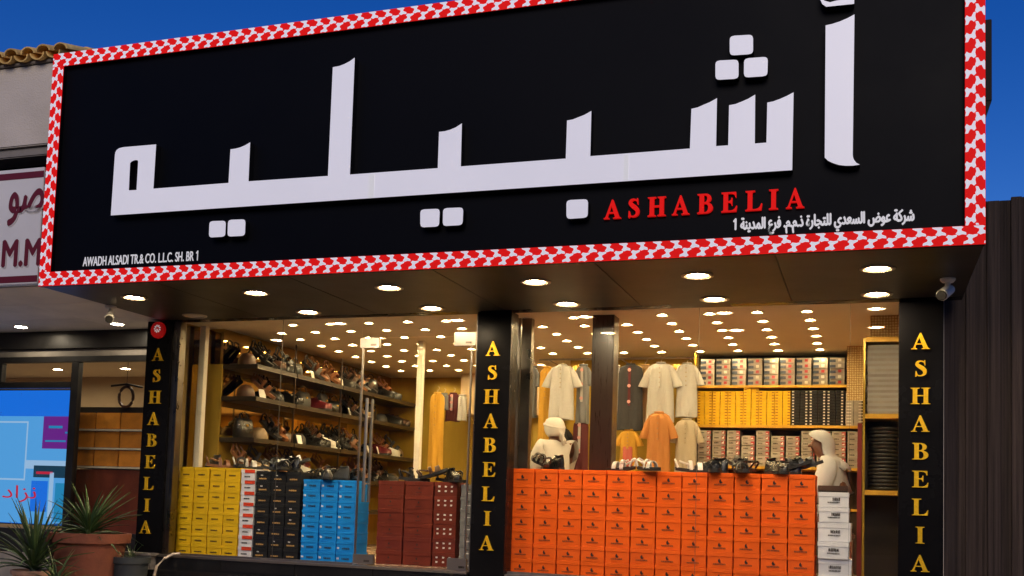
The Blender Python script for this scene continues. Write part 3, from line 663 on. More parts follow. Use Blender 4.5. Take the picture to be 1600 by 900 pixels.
for s, zb in ((-.06, 1.334), (.1, 1.334)):
    for i in range(17):
        t = thing('head_cord', 'black rope head cord stacked in the narrow cabinet', 'head cord', (.105+s*.0+(.0), 1.17, zb+.0345*i), 0, 'black head cords in the cabinet') if s > 0 else None
        if t: MB().tube([(.12*math.cos(a*math.pi/10), .12*math.sin(a*math.pi/10), .016) for a in range(21)], .016, 8, caps=False).build('ring', M['rubber'], t, smooth=True)
bx('red_panel', M['redstrip'], sb, -.125, -.085, 1.05, 1.4, .451, 1.95)
mos = bpy.data.materials.new('gold_mosaic'); mos.use_nodes = True; n = mos.node_tree; b = n.nodes['Principled BSDF']; tc = n.nodes.new('ShaderNodeTexCoord'); vo = n.nodes.new('ShaderNodeTexVoronoi'); vo.inputs['Scale'].default_value = 40; vo.inputs['Randomness'].default_value = .15
n.links.new(tc.outputs['Object'], vo.inputs['Vector']); rp = n.nodes.new('ShaderNodeValToRGB'); rp.color_ramp.elements[0].color = (1,.86,.5,1); rp.color_ramp.elements[1].color = (.42,.24,.05,1); rp.color_ramp.elements[1].position = .55
n.links.new(vo.outputs['Distance'], rp.inputs[0]); n.links.new(rp.outputs[0], b.inputs['Base Color']); b.inputs['Metallic'].default_value = .05; b.inputs['Roughness'].default_value = .3
bp = n.nodes.new('ShaderNodeBump'); bp.inputs['Strength'].default_value = .8; bp.inputs['Distance'].default_value = .01; bp.invert = True; n.links.new(vo.outputs['Distance'], bp.inputs['Height']); n.links.new(bp.outputs[0], b.inputs['Normal'])
bx('mosaic_panel', mos, sb, -.02, .299, 1.03, 1.06, 2.745, 2.948); q = at(1324, 500, 2.9)
bx('mosaic_panel', mos, sb, q.x, .02, 2.9, 2.93, 2.35, 2.948)

# ------------------------------------------------------------------ robes
def robe(px, top, bot, wpx, m, Y, label, sleeve=.5, trim=None, group='robes hanging on the back wall', patch=None):
    p0, p1 = at(px, top, Y), at(px, bot, Y); H = p0.z-p1.z; W = abs(at(px+wpx/2, top, Y).x-at(px-wpx/2, top, Y).x)
    t = thing('hanging_robe', label, 'robe', (p0.x, Y, p1.z), 0, group); R_ = random.Random(int(px*7))
    bw = W*(.62 if sleeve > 0 else .92)/2; rings = []; n = 24; ph = R_.uniform(0, 6)
    for z, w, d in ((0,1.08,.06),(.2,1.05,.055),(.45,1.,.05),(.7,.98,.05),(.86,1.0,.05),(.94,.92,.045),(.975,.62,.035),(.99,.3,.03)):
        rg = []
        for k in range(n):
            a = 2*math.pi*k/n; fold = 1+(1.05-z)*.30*math.sin(7*a+ph+z*2)+(1-z*.5)*.12*math.sin(13*a+ph*2-z*3)
            rg.append((bw*w*math.cos(a), d*fold*math.sin(a)*1.2+.004*math.sin(k*3+z*5), z*H+(.006*math.sin(a*3+ph) if z == 0 else 0)))
        rings.append(rg)
    MB().loft(rings).build('body', m, t, smooth=70)
    if sleeve > 0:
        for s in (-1, 1):
            L = H*sleeve*.80; x1 = W/2*.84; rs = []
            for u, rr in ((0,.6),(.3,.95),(.7,1.),(1,1.08)):
                c = Vector((s*(bw*.62+(x1-bw*.62)*u**.8), -.004, H*.945-L*u-.02*H*(u > 0))); hw = max(.04, W*.115)*rr
                rs.append([(c.x+hw*math.cos(2*math.pi*k/12)*.95, c.y+.04*math.sin(2*math.pi*k/12), c.z+s*0+hw*.25*math.cos(2*math.pi*k/12)*-s*-.6) for k in range(12)])
            MB().loft(rs).build('sleeve', m, t, smooth=70)
    MB().tube([(.048*math.cos(a*math.pi/8), -.01+.03*math.sin(a*math.pi/8), H*.985+.008) for a in range(17)], .011, 6, caps=False).build('collar', m, t, smooth=True)
    tm = trim or m
    pk = bx('placket', tm, t, -.014, .014, -.082, -.06, H*(.36 if trim else .56), H*.95, bevel=.004)
    br = .02 if trim else .007
    for q in range(3 if trim else 5): MB().lathe([(.0001,-.002),(br,-.002),(br,.003),(.0001,.003)], n=10).build('button', M['beltm'] if not trim else BADGE, pk).matrix_local = Matrix.Translation((0, -.084, H*((.42+.24*q if trim else .58+.08*q)))) @ Matrix.Rotation(rad(90), 4, 'X')
    if patch: bx('panel', patch, t, -bw*.5, bw*.55, -.078, -.05, H*.18, H*.62, bevel=.006)
    h = MB().tube([(0,0,H*.985+.01),(0,0,H+.03),(.02,0,H+.045),(.025,0,H+.07),(0,0,H+.085)], .003, 6).build('hanger', M['chrome'], t)
    return t
def fab(n, c, v=.1): return mat(n, c, .85, var=v, vscale=10, bump=.9, bscale=16, stretch=(1,1,.3))
FW = fab('white_robe', (.42,.42,.42)); FC = fab('cream_robe', (.42,.37,.28)); FO = fab('orange_robe', (.45,.19,.05)); FM = fab('mustard_robe', (.55,.3,.03)); FG = fab('charcoal_robe', (.03,.03,.034)); FB = fab('greyblue_robe', (.16,.17,.19)); FT = fab('tan_robe', (.42,.26,.12)); FD = fab('maroon_robe', (.09,.015,.02)); FP = fab('pink_panel', (.5,.12,.1)); FK = fab('black_shirt', (.015,.014,.014))
RY = 3.0
BADGE = mat('pink_badge', (.6,.3,.3), .6)
robe(833, 573, 652, 22, FB, RY+.15, 'grey robe hanging at the wall end near the middle pillar', .4)
robe(855, 574, 690, 24, FM, RY+.12, 'long mustard yellow robe behind the white robe', 0)
robe(879, 570, 656, 60, FW, RY-.1, 'white short sleeved robe above the standing man', .42)
robe(912, 570, 662, 32, FB, RY+.02, 'grey blue robe with ornaments half behind the brown column', .35, FW)
robe(908, 657, 738, 26, FD, RY+.02, 'maroon patterned robe below the grey blue robe', 0, FW)
robe(878, 668, 740, 40, FK, RY+.05, 'black printed shirt hanging below the white robe', .3, FC)
robe(962, 572, 655, 30, FW, RY+.16, 'white robe mostly behind the charcoal robe', .4)
robe(986, 569, 672, 42, FG, RY-.02, 'long charcoal robe with maroon strip and red badges', 0, FD)
robe(1008, 571, 672, 30, FT, RY+.14, 'tan robe between the charcoal and white robes', 0)
robe(1033, 567, 660, 66, FW, RY-.06, 'white robe above the orange robe', .42)
robe(1074, 568, 652, 52, FW, RY-.02, 'white robe beside the wall shelving', .42)
robe(983, 672, 742, 44, FM, RY-.04, 'mustard shirt with pink panel below the charcoal robe', .35, None, patch=FP)
robe(1030, 644, 745, 58, FO, RY-.16, 'orange short sleeved robe hanging in the lower row', .42)
robe(1073, 655, 745, 54, FC, RY-.12, 'cream short sleeved robe hanging in the lower row', .42)
rl = thing('clothes_rail', 'steel rail carrying the upper row of robes', 'rail', (-2.7, RY, 2.93-.0))
q = at(1000, 560, RY)
MB().tube([(-1.1,0,q.z-2.93),(.77,0,q.z-2.93)], .012, 10).build('tube', M['chrome'], rl)
for x in (-1.0, -.1, .7): MB().tube([(x,0,q.z-2.93),(x,.7,q.z-2.93)], .008, 8).build('bracket', M['chrome'], rl)
for i, xx in enumerate((-3.4, -3.0, -2.6, -2.2)): bx('wall_panel', M['goldwall'], sb, xx-.19, xx+.19, 3.66, 3.698, .46, 2.6)
# robes deep behind the glass door
robe(684, 613, 737, 24, FM, 4.6, 'long mustard robe hanging deep inside behind the glass door', 0, group='clothes deep inside the shop')
robe(694, 616, 640, 14, FB, 4.7, 'small grey garment beside the long mustard robe', 0, group='clothes deep inside the shop')
robe(709, 615, 658, 24, FD, 4.9, 'dark red garment deep inside behind the glass door', 0, FW, group='clothes deep inside the shop')
robe(723, 618, 657, 14, FW, 4.8, 'short white garment deep inside by the middle pillar', 0, group='clothes deep inside the shop')
bx('bulkhead', M['beige'], sb, -5.55, -3.6, 4.95, 5.39, 2.36, CEIL-.002)
gc = thing('glass_cabinet', 'dark panelled cabinet deep inside below the hanging clothes', 'cabinet', (-4.75, 5.1, FLOOR))
bx('carcass', M['shelf_dark'], gc, -.55, .7, 0, .28, 0, 1.42)
for a in range(3):
    for z in (.75, 1.08): bx('door_panel', M['black'], gc, -.5+.4*a, -.14+.4*a, -.012, -.001, z, z+.3, bevel=.004)
for a in range(4): bx('frame_bar', M['goldedge'], gc, -.535+.4*a, -.505+.4*a, -.02, -.002, .7, 1.4)

# ------------------------------------------------------------------ shoes
def foot(u):  # half widths of a sole at 0..1 from heel to toe
    return (.028+.012*math.sin(u*math.pi)*.5+.016*max(0, math.sin((u-.35)*math.pi/.65)))*(1 if u < .93 else .75)*(.75 if u < .04 else 1)
def sandal_kit(up, sole):
    rings = []
    for i in range(13):
        u = i/12; w = foot(u); x = .27*u; z = .012*max(0, 1-u*2.2)
        rings.append([(x, -w, z), (x, -w, z+.022), (x, w, z+.022), (x, w, z)])
    so_ = MB().loft(rings).mesh('sole', sole, smooth=40)
    mb = MB()
    for u0, u1, hh in ((.60,.74,.052),(.36,.46,.065)):
        A = []; 
        for u in (u0, u1):
            w = foot(u)+.004; x = .27*u; A.append([(x+.012*math.cos(a*math.pi/8), -w*math.cos(a*math.pi/8), .016+hh*math.sin(a*math.pi/8)) for a in range(9)])
        I = [[(x, y*.88, z-.006) for x, y, z in rg] for rg in A]
        mb.loft([A[0], A[1], I[1], I[0], A[0]], close=False, caps=False)
    mb.tube([(.02,-.03,.03),(.0,-.028,.075),(-.004,0,.085),(.0,.028,.075),(.02,.03,.03)], .008, 6)
    mb.tube([(.11,-.036,.05),(.03,-.034,.075)], .007, 6); mb.tube([(.11,.036,.05),(.03,.034,.075)], .007, 6)
    return so_, mb.mesh('strap', up, smooth=50)
def shoe_kit(up, sole):
    US = ((0,.5),(.03,.86),(.1,1),(.2,1),(.32,1),(.45,1),(.58,1),(.7,1),(.82,1.02),(.91,1.12),(.97,.95),(1,.5))
    so_ = MB().loft([[(.28*u, -foot(u)*1.08*k, 0), (.28*u, -foot(u)*1.08*k, .018), (.28*u, foot(u)*1.08*k, .018), (.28*u, foot(u)*1.08*k, 0)] for u, k in US]).mesh('sole', sole, smooth=40)
    rings = []
    for u, k in US:
        w = foot(u)*k; h = (.088 if u < .4 else .088-.05*((u-.4)/.6)**.75)*(.72+.28*k if k < 1 else 1)
        rings.append([(.28*u+.004, w*math.cos(a*math.pi/10)*(1-.30*math.sin(a*math.pi/10)), .018+h*max(0, math.sin(a*math.pi/10))**.8) for a in range(11)])
    mb = MB().loft(rings, close=False, caps=True); mb.mi = 1; mb.add([(.075+.05*math.cos(a*math.pi/6), .022*math.sin(a*math.pi/6), .1068) for a in range(12)], [tuple(range(12))]); mb.mi = 0  # black disc stands in for the shade inside the shoe opening
    mb.tube([(.075+.052*math.cos(a*math.pi/8), .024*math.sin(a*math.pi/8), .1055+.004*math.cos(a*math.pi/4)) for a in range(17)], .005, 6, caps=False)
    mb.tube([(.17,-.03,.05),(.165,-.015,.083),(.165,.015,.083),(.17,.03,.05)], .006, 6)
    return so_, mb.mesh('upper', [up, M['hair_shoe_shade']], smooth=50)
SK = [sandal_kit(M['leather'], M['rubber']), sandal_kit(M['brownl'], M['rubber']), sandal_kit(M['whitel'], M['rubber']), sandal_kit(M['tan'], M['tan']), sandal_kit(M['greyl'], M['rubber'])]
HK = [shoe_kit(M['leather'], M['rubber']), shoe_kit(M['brownl'], M['rubber']), shoe_kit(M['maroonl'], M['rubber']), shoe_kit(M['whitel'], M['whitel']), shoe_kit(M['greyl'], M['rubber']), shoe_kit(M['beltm'], M['tan'])]
SNM = ['black strappy sandal','brown strappy sandal','white strappy sandal','tan strappy sandal','grey strappy sandal']; HNM = ['black leather shoe','brown leather shoe','maroon leather shoe','white leather shoe','grey leather shoe','beige leather shoe']
def put_shoe(kit, nm, kind, x, y, z, rz, where, group, tilt=0, sc=1.):
    t = thing(kind, nm+' '+where, kind, (x, y, z), rz, group)
    if tilt: t.rotation_euler = (0, -tilt, rz)
    t.scale = (sc, sc, sc*1.15)
    link('sole', kit[0], t); link('strap' if kind == 'sandal' else 'upper', kit[1], t); return t
def sandal_row(x0, x1, n, ytop, ztop, where, group, pick):
    for i in range(n):
        k = pick[i % len(pick)]; x = x0+(x1-x0)*(i+.5)/n+random.uniform(-.03,.03); til = random.choice((0, 0, .35))
        if i % 3 == 1 and k != 2:
            kk = {0:0, 1:1, 2:3, 3:5, 4:4}[k]; put_shoe(HK[kk], HNM[kk], 'shoe', x, ytop+random.uniform(-.02,.08), ztop+.002, random.uniform(-.6,.6)+random.choice((-1.2,.4,2.6)), where, group, 0, 1.1); continue
        put_shoe(SK[k], SNM[k], 'sandal', x, ytop+random.uniform(-.02,.10), ztop+(.004 if til else .002), random.uniform(-.5,.5)+random.choice((-1.2, 0, .4, 2.6)), where, group, til, 1.18)
SG = 'sandals on top of the boxes'
sandal_row(-6.75, -6.2, 4, BY+.14, 1.373, 'lying on the yellow boxes', SG, (3,4,2,4))
sandal_row(-6.12, -5.5, 5, BY+.14, 1.363, 'lying on the black boxes', SG, (0,0,2,0))
sandal_row(-5.42, -4.85, 6, BY+.14, 1.277, 'lying on the blue boxes', SG, (0,4,0))
sandal_row(-4.62, -3.7, 7, .58, 1.290, 'lying on the brown boxes behind the door', SG, (0,0,1,4))
sandal_row(-2.98, -2.7, 2, BY+.15, 1.434, 'lying on the orange boxes near the standing man', SG, (0,0))
sandal_row(-2.15, -1.95, 2, BY+.12, 1.434, 'lying on the orange boxes below the mustard shirt', SG, (2,2))
sandal_row(-1.75, -1.6, 1, BY+.12, 1.434, 'lying on the orange boxes below the orange robe', SG, (2,))
sandal_row(-1.4, -.5, 8, BY+.15, 1.434, 'lying on the orange boxes near the seated man', SG, (0,0,4,0))
# left wall shelves
BAGM = ['leather','brownl','maroonl','whitel','greyl']; BAGN = ['black','brown','maroon','white','grey']
def bag(x, y, z, k, wh):
    t = thing('handbag', '%s leather bag standing on the %s side wall shelf' % (BAGN[k], wh), 'bag', (x, y, z), random.uniform(-.3,.3), 'bags on the side wall shelves'); h = random.uniform(.17,.25)
    MB().loft([[(.07*s*math.copysign(abs(math.cos(a*math.pi/10))**.6, math.cos(a*math.pi/10)), .125*w*math.copysign(abs(math.sin(a*math.pi/10))**.6, math.sin(a*math.pi/10)), h*u) for a in range(20)] for u, s, w in ((0,.9,.92),(.06,1,1),(.5,.95,1.02),(.85,.7,.95),(1,.4,.88))]).build('body', M[BAGM[k]], t, smooth=60)
    MB().tube([(0, .07*math.cos(a*math.pi/8), h*.97+.08*math.sin(a*math.pi/8)) for a in range(9)], .007, 6).build('handle', M[BAGM[k]], t, smooth=True)
    bx('clasp', M['goldedge'], t, .055, .072, -.015, .015, h*.6, h*.7)
ws = thing('wall_shelves', 'dark shelves of shoes along the gold side wall behind glass', 'shelf', (XL, .3, 1.0))
SHZ = (2.55, 2.19, 1.73, 1.35, .95)
for z in SHZ:
    for y0, y1 in ((.86, 1.75), (1.77, 2.95), (2.97, 5.38)):
        s = bx('shelf_board', M['shelf_dark'], ws, .002, .45, y0-.3, y1-.3, z-1.0-.05, z-1.0, bevel=.003)
        bx('edge_strip', M['chrome_dark'], s, .4505, .456, y0-.3, y1-.3, z-1.0-.052, z-1.0-.044, bevel=0)
for y in (1.76, 2.96): bx('upright', M['chrome_dark'], ws, .405, .425, y-.3-.006, y-.3+.006, -.5, 1.9, bevel=.002)
for zi, z in enumerate(SHZ[:4]):
    y = .95
    while y < 5.2:
        if random.random() < .16:
            k = random.choice((0,0,1,2,4)); bag(XL+.2, y+.08, z+.001, k, ('uppermost','second','third','fourth')[zi]); y += .33; continue
        if random.random() < .14:
            t = thing('price_card', 'small white card leaning on the %s side wall shelf' % ('uppermost','second','third','fourth')[zi], 'card', (XL+.33, y, z+.001), random.uniform(-.4,.4), 'white cards on the side wall shelves'); bx('card', M['white'], t, -.002, .002, -.045, .045, 0, .12, bevel=0).rotation_euler = (0, -.3, 0); bx('foot', M['white'], t, -.04, .004, -.03, .03, 0, .003, bevel=0); y += .07
        if random.random() < .16:
            t = thing('cap', 'dark rounded cap on the %s side wall shelf' % ('uppermost','second','third','fourth')[zi], 'cap', (XL+.22, y+.06, z+.001), random.uniform(-.6,.6), 'caps on the side wall shelves'); cm = M[random.choice(('leather','greyl','brownl','beltm'))]
            MB().lathe([(.10,0),(.105,.03),(.095,.09),(.06,.135),(.0001,.15)], n=20).build('crown', cm, t, smooth=True); MB().prism([(.08*math.cos(a*math.pi/8)*1.0, .10*math.sin(a*math.pi/8)-.1) for a in range(-8, 1)], 0, .006).build('brim', cm, t).matrix_local = Matrix(((0,-1,0,.0),(1,0,0,0),(0,0,1,.01),(0,0,0,1))) @ Matrix.Rotation(rad(90), 4, 'X'); y += .26; continue
        if random.random() < .5:
            k = random.choice((0,0,0,1,1,2,3,4,5)); put_shoe(HK[k], HNM[k], 'shoe', XL+.10, y, z+.001, random.uniform(-.25,.25), 'on the %s side wall shelf' % ('uppermost','second','third','fourth')[zi], 'shoes on the side wall shelves', 0, 1.3)
        else:
            k = random.choice((0,1,3,4)); put_shoe(SK[k], SNM[k], 'sandal', XL+.10, y, z+.215, random.uniform(-.25,.25), 'propped on the %s side wall shelf' % ('uppermost','second','third','fourth')[zi], 'shoes on the side wall shelves', -.6, 1.35)
        y += random.uniform(.125,.18)

# ------------------------------------------------------------------ people
def skin_body(pts, edges, rr, root, name, m, parent, sub=2):
    me = bpy.data.meshes.new(name); me.from_pydata(pts, edges, []); o = bpy.data.objects.new(name, me); COL.objects.link(o)
    sk = o.modifiers.new('skin', 'SKIN'); sk.use_smooth_shade = True; sk.branch_smoothing = .4
    for i, r in enumerate(rr): v = me.skin_vertices[0].data[i]; v.radius = r if isinstance(r, tuple) else (r, r); v.use_root = (i == root)
    ss = o.modifiers.new('sub', 'SUBSURF'); ss.levels = sub; ss.render_levels = sub
    bpy.context.view_layer.update()
    nm = bpy.data.meshes.new_from_object(o.evaluated_get(bpy.context.evaluated_depsgraph_get())); bpy.data.objects.remove(o)
    nm.materials.clear(); nm.materials.append(m); nm.name = name
    return link(name, nm, parent)
def man(loc, rz, label, lean, sit, headtilt, op=100, tail=0., turban=False):
    """figure faces local -X; origin at the floor below the pelvis"""
    t = thing('person', label, 'person', loc, rz); ph = .50 if sit else .84
    P = {}; P['pel'] = (0,0,ph); P['bel'] = (-.3*lean,0,ph+.2); P['che'] = (-.75*lean,0,ph+.42); P['nek'] = (-lean,0,ph+.54)
    hx = -lean-headtilt*.9; P['chn'] = (hx-.025,0,ph+.60); P['hed'] = (hx-.02,0,ph+.685); P['top'] = (hx-.0,0,ph+.765); P['nos'] = (hx-.125,0,ph+.655); P['nse'] = (hx-.085,0,ph+.67)
    E_ = [('pel','bel'),('bel','che'),('che','nek'),('nek','chn'),('chn','hed'),('hed','top'),('hed','nse'),('nse','nos')]
    R_ = dict(pel=(.15,.11), bel=(.15,.10), che=(.16,.11), nek=.055, chn=.075, hed=(.084,.106), top=.065, nos=.012, nse=.02)
    for s, n in ((-1,'l'),(1,'r')):
        P['sh'+n] = (-.72*lean, s*.18, ph+.49); P['el'+n] = (-.72*lean-.10, s*.24, ph+.19); P['wr'+n] = (-.72*lean-.30, s*.15, ph+.20); P['pa'+n] = (-.72*lean-.37, s*.14, ph+.205)
        E_ += [('che','sh'+n),('sh'+n,'el'+n),('el'+n,'wr'+n),('wr'+n,'pa'+n)]; R_.update({'sh'+n:.07,'el'+n:.047,'wr'+n:.03,'pa'+n:(.036,.016)})
        for f in range(5):
            a = P['pa'+n]; fy = s*(.03-.015*f) if f < 4 else -s*.035; fx = (.055,.065,.062,.05,.025)[f]
            P['f%d%s' % (f, n)] = (a[0]-.03 if f < 4 else a[0]+.01, a[1]+fy, a[2]); P['g%d%s' % (f, n)] = (a[0]-.03-fx*.7, a[1]+fy*1.1, a[2]-.015)
            E_ += [('pa'+n, 'f%d%s' % (f, n)), ('f%d%s' % (f, n), 'g%d%s' % (f, n))]; R_['f%d%s' % (f, n)] = .009; R_['g%d%s' % (f, n)] = .007
        P['hi'+n] = (0, s*.09, ph-.05); P['kn'+n] = (-.40, s*.11, ph-.02) if sit else (-.02, s*.09, ph*.53); P['an'+n] = (-.38, s*.11, .09) if sit else (.02, s*.09, .09); P['to'+n] = ((-.52 if sit else -.14), s*.115, .04)
        E_ += [('pel','hi'+n),('hi'+n,'kn'+n),('kn'+n,'an'+n),('an'+n,'to'+n)]; R_.update({'hi'+n:.085,'kn'+n:.06,'an'+n:.042,'to'+n:(.045,.028)})
    ks = list(P); ix = {k: i for i, k in enumerate(ks)}
    skin_body([P[k] for k in ks], [(ix[a], ix[b]) for a, b in E_], [R_[k] for k in ks], 0, 'body', M['skin'], t)
    G = ['pel','bel','che','nek']; GE = [('pel','bel'),('bel','che'),('che','nek')]; GR = dict(pel=(.185,.145), bel=(.19,.145), che=(.21,.165), nek=.105); GP = {k: P[k] for k in G}
    for n in 'lr':
        GP['sh'+n] = P['sh'+n]; GP['el'+n] = P['el'+n]; a, b = Vector(P['el'+n]), Vector(P['wr'+n]); GP['cu'+n] = tuple(a+(b-a)*.97)
        GP['kn'+n] = P['kn'+n]; GP['he'+n] = tuple(Vector(P['kn'+n]).lerp(Vector(P['an'+n]), .8))
        GE += [('che','sh'+n),('sh'+n,'el'+n),('el'+n,'cu'+n),('pel','kn'+n),('kn'+n,'he'+n)]; GR.update({'sh'+n:.115,'el'+n:.092,'cu'+n:.075,'kn'+n:.12,'he'+n:.12})
    ks = list(GP); ix = {k: i for i, k in enumerate(ks)}
    skin_body([GP[k] for k in ks], [(ix[a], ix[b]) for a, b in GE], [GR[k] for k in ks], 0, 'white_robe', M['cloth'], t)
    # head scarf: cap over the skull, falling over neck and shoulders, open at the face
    TURB = ((.125,.02,.02,.0),(.12,.06,.05,.0),(.098,.10,.088,.0),(.06,.122,.106,.0),(.02,.130,.112,.006),(-.02,.126,.110,.012),(-.06,.112,.10,.02),(-.095,.085,.08,.03))
    h = Vector(P['hed']); rows = []; n = 28; op = rad(op)
    for i, (dz, rx, ry, sx) in enumerate(TURB if turban else ((.118,.02,.02,.0),(.110,.058,.05,.0),(.083,.094,.086,.006),(.045,.110,.10,.008),(.0,.126,.104,.012),(-.05,.120,.103,.018),(-.10,.108,.10,.028),(-.15,.11,.115,.045+tail*.3),(-.20,.115,.14,.06+tail*.7),(-.25,.11,.15,.075+tail))):
        rg = []
        for k in range(n+1):
            o_ = op*min(1, max(0, (i-2.2)/1.3)) ; a = math.pi+o_+(2*math.pi-2*o_)*k/n
            wv = 1+.03*max(0, i-4)/3*math.sin(k*1.9+i*.5)
            rg.append((h.x+sx+rx*math.cos(a)*wv, h.y+ry*math.sin(a)*wv, h.z+dz+.012*math.sin(k*.9)*(i > 7)))
        rows.append(rg)
    o = MB().loft(rows, close=False, caps=False).build('head_scarf', M['cloth'], t, smooth=80)
    md = o.modifiers.new('thick', 'SOLIDIFY'); md.thickness = .008; md.offset = 1
    if turban:
        MB().tube([(h.x+.004+.126*math.cos(a*math.pi/10), h.y+.108*math.sin(a*math.pi/10), h.z+.03-.03*math.cos(a*math.pi/10)) for a in range(21)], .020, 8, caps=False).build('scarf_roll', M['cloth'], t, smooth=True)
        MB().tube([(h.x+.11,h.y,h.z-.03),(h.x+.135,h.y+.02,h.z-.08),(h.x+.13,h.y+.05,h.z-.14),(h.x+.12,h.y+.06,h.z-.20)], [.035,.03,.034,.012], 8).build('scarf_tail', M['cloth'], t, smooth=True)
    MB().loft([[(h.x-.03+dx*math.cos(a*math.pi/8)-.03, h.y+.068*math.sin((a-4)*math.pi/8)*w, h.z+z) for a in range(9)] for z, w, dx in ((-.03,1.02,-.0),(-.065,1.0,.012),(-.10,.8,.02),(-.125,.4,.01))], close=False, caps=False).build('beard', M['hair_shoe_shade'], t, smooth=True)
    return t
man((-.225, 1.12, FLOOR+.13), rad(-8), 'seated person in white robe and head scarf, looking down beside white boxes', .15, True, .085, 104, .10)
man((-3.43, 2.6, FLOOR+.02), rad(-42), 'standing person in white robe and head scarf beside the middle pillar', .06, False, .0, 62, 0, True)
stl = thing('stool', 'low stool under the seated person behind the white boxes', 'stool', (-.2, 1.12, FLOOR))
bx('seat', M['brownl'], stl, -.15, .06, -.16, .16, .42, .48, bevel=.015)
for a in (-.12, .03):
    for b_ in (-.13, .13): MB().tube([(a*1.1, b_*1.1, 0), (a, b_, .42)], .014, 8).build('leg', M['chrome'], stl)

# ------------------------------------------------------------------ security cameras
def cctv(px, py, yaw, label, dark):
    q = atz(px, py, 2.9); t = thing('security_camera', label, 'camera', (q.x, q.y, 2.8985), yaw)
    MB().lathe([(.0001,0),(.055,0),(.055,-.012),(.04,-.03),(.0001,-.032)], n=20).build('base', M['white'], t, smooth=50)
    MB().tube([(0,0,-.03),(.0,-.01,-.075),(.0,-.03,-.095)], .02, 10).build('arm', M['white'], t, smooth=True)
    b_ = MB().tube([(0,.05,-.075),(0,-.02,-.10),(0,-.11,-.145)], [.034,.042,.044], 14).build('housing', M['white'], t, smooth=50)
    MB().tube([(0,-.112,-.146),(0,-.128,-.154)], [.038,.036], 14).build('lens', M['rubber'], b_, smooth=50)
    return t
cctv(173, 478, rad(35), 'small white security camera under the canopy above the neighbouring shop', True)
cctv(1481, 435, rad(-25), 'white security camera under the canopy beside the timber fence', False)

# ------------------------------------------------------------------ timber fence
fn = thing('timber_fence', 'tall dark timber board fence rising beside the black pillar', 'fence', (.553, .3, 0))
x = 0; i = 0
bm_ = [MB().box(0, .0935, 0, .03, 0, 1).mesh('board', M['wood'], bevel=.003, seg=1)]
while x < 3.6:
    w = random.uniform(.86, 1.06); o = link('board', bm_[0], fn, (x, .018*(i % 2)+random.uniform(-.004,.004), .02), (0, random.uniform(-.0015,.0015), 0)); zt = at(1560, 311, .3).z
    o.scale = (w, 1, zt-.02+random.uniform(-.02,.015)); gap = -.003 if i not in (6,) else .006; x += .0935*w+gap; i += 1
for z in (.5, 2.0, 3.4): bx('rail', M['wood'], fn, 0, 3.6, .04, .09, z, z+.09)

# ------------------------------------------------------------------ neighbouring shop
nb = thing('neighbour_building', 'beige rendered building with clay tiled eave beside the black shop', 'building', (-9, 0, 0))
def nbx(nm, m, x0, x1, y0, y1, z0, z1, **k): return bx(nm, m, nb, x0+9, x1+9, y0, y1, z0, z1, **k)
q0 = at(0, 108, -1.5); q1 = at(0, 232, -1.5); zt_ = q0.z; zw = q1.z
nbx('wall', M['nbwall'], -14, -7.10, -1.5, 4, zw, zt_, bevel=.01)
nbx('shaded_underside', M['nbtrim'], -14, -7.10, -1.46, -.9, zw-.09, zw-.002, bevel=.01)  # bottom edge of the wall; its shade is put into the darker colour
nbx('recess', M['black'], -14, -7.10, -1.2, 4, 2.96, zw-.094, bevel=0)
xs = -14.0
while xs < -7.1:
    xe = min(xs+1.2, -7.085)
    for y0, y1 in ((-1.72,-.95),(-.945,-.15),(-.145,.75)): nbx('soffit_board', M['nbsoffit'], xs+.003, xe-.003, y0+.003, y1-.003, 2.925, 2.945, bevel=.002)
    xs = xe+.001 if xe < -7.09 else 0
# clay tiles along the eave
th = zt_; t0 = MB(); n = 10
A = [(.085*math.cos(math.pi*k/n), .085*math.sin(math.pi*k/n)*.75) for k in range(n+1)]; I_ = [(.070*math.cos(math.pi*k/n), .070*math.sin(math.pi*k/n)*.75) for k in range(n, -1, -1)]
t0.prism(A+I_, 0, .45); tm = t0.mesh('roof_tile', M['tile'], smooth=40)
u0 = MB().prism([(x, -z) for x, z in A]+[(x, -z) for x, z in I_], 0, .45).mesh('roof_tile', M['tile'], smooth=40)
for i in range(36):
    for r in range(4):
        o = link('roof_tile', tm, nb, (-7.2-.19*i+9, -1.62+.36*r+random.uniform(-.01,.01), th+.06+.10*r), (rad(15+random.uniform(-1.5,1.5)), 0, rad(random.uniform(-1,1))))
        o = link('roof_tile', u0, nb, (-7.2-.19*(i+.5)+9, -1.60+.36*r, th+.065+.10*r), (rad(15), 0, 0))
nbx('eave_board', M['nbtrim'], -14, -7.12, -1.52, 3, th+.002, th+.03)
MB().prism([(-1.45,th+.03),(1.8,th+.85),(4,th+.03)], 0, 6.85).build('roof_deck', M['nbtrim'], nb).matrix_local = Matrix(((0,1,0,-5),(1,0,0,0),(0,0,1,0),(0,0,0,1)))
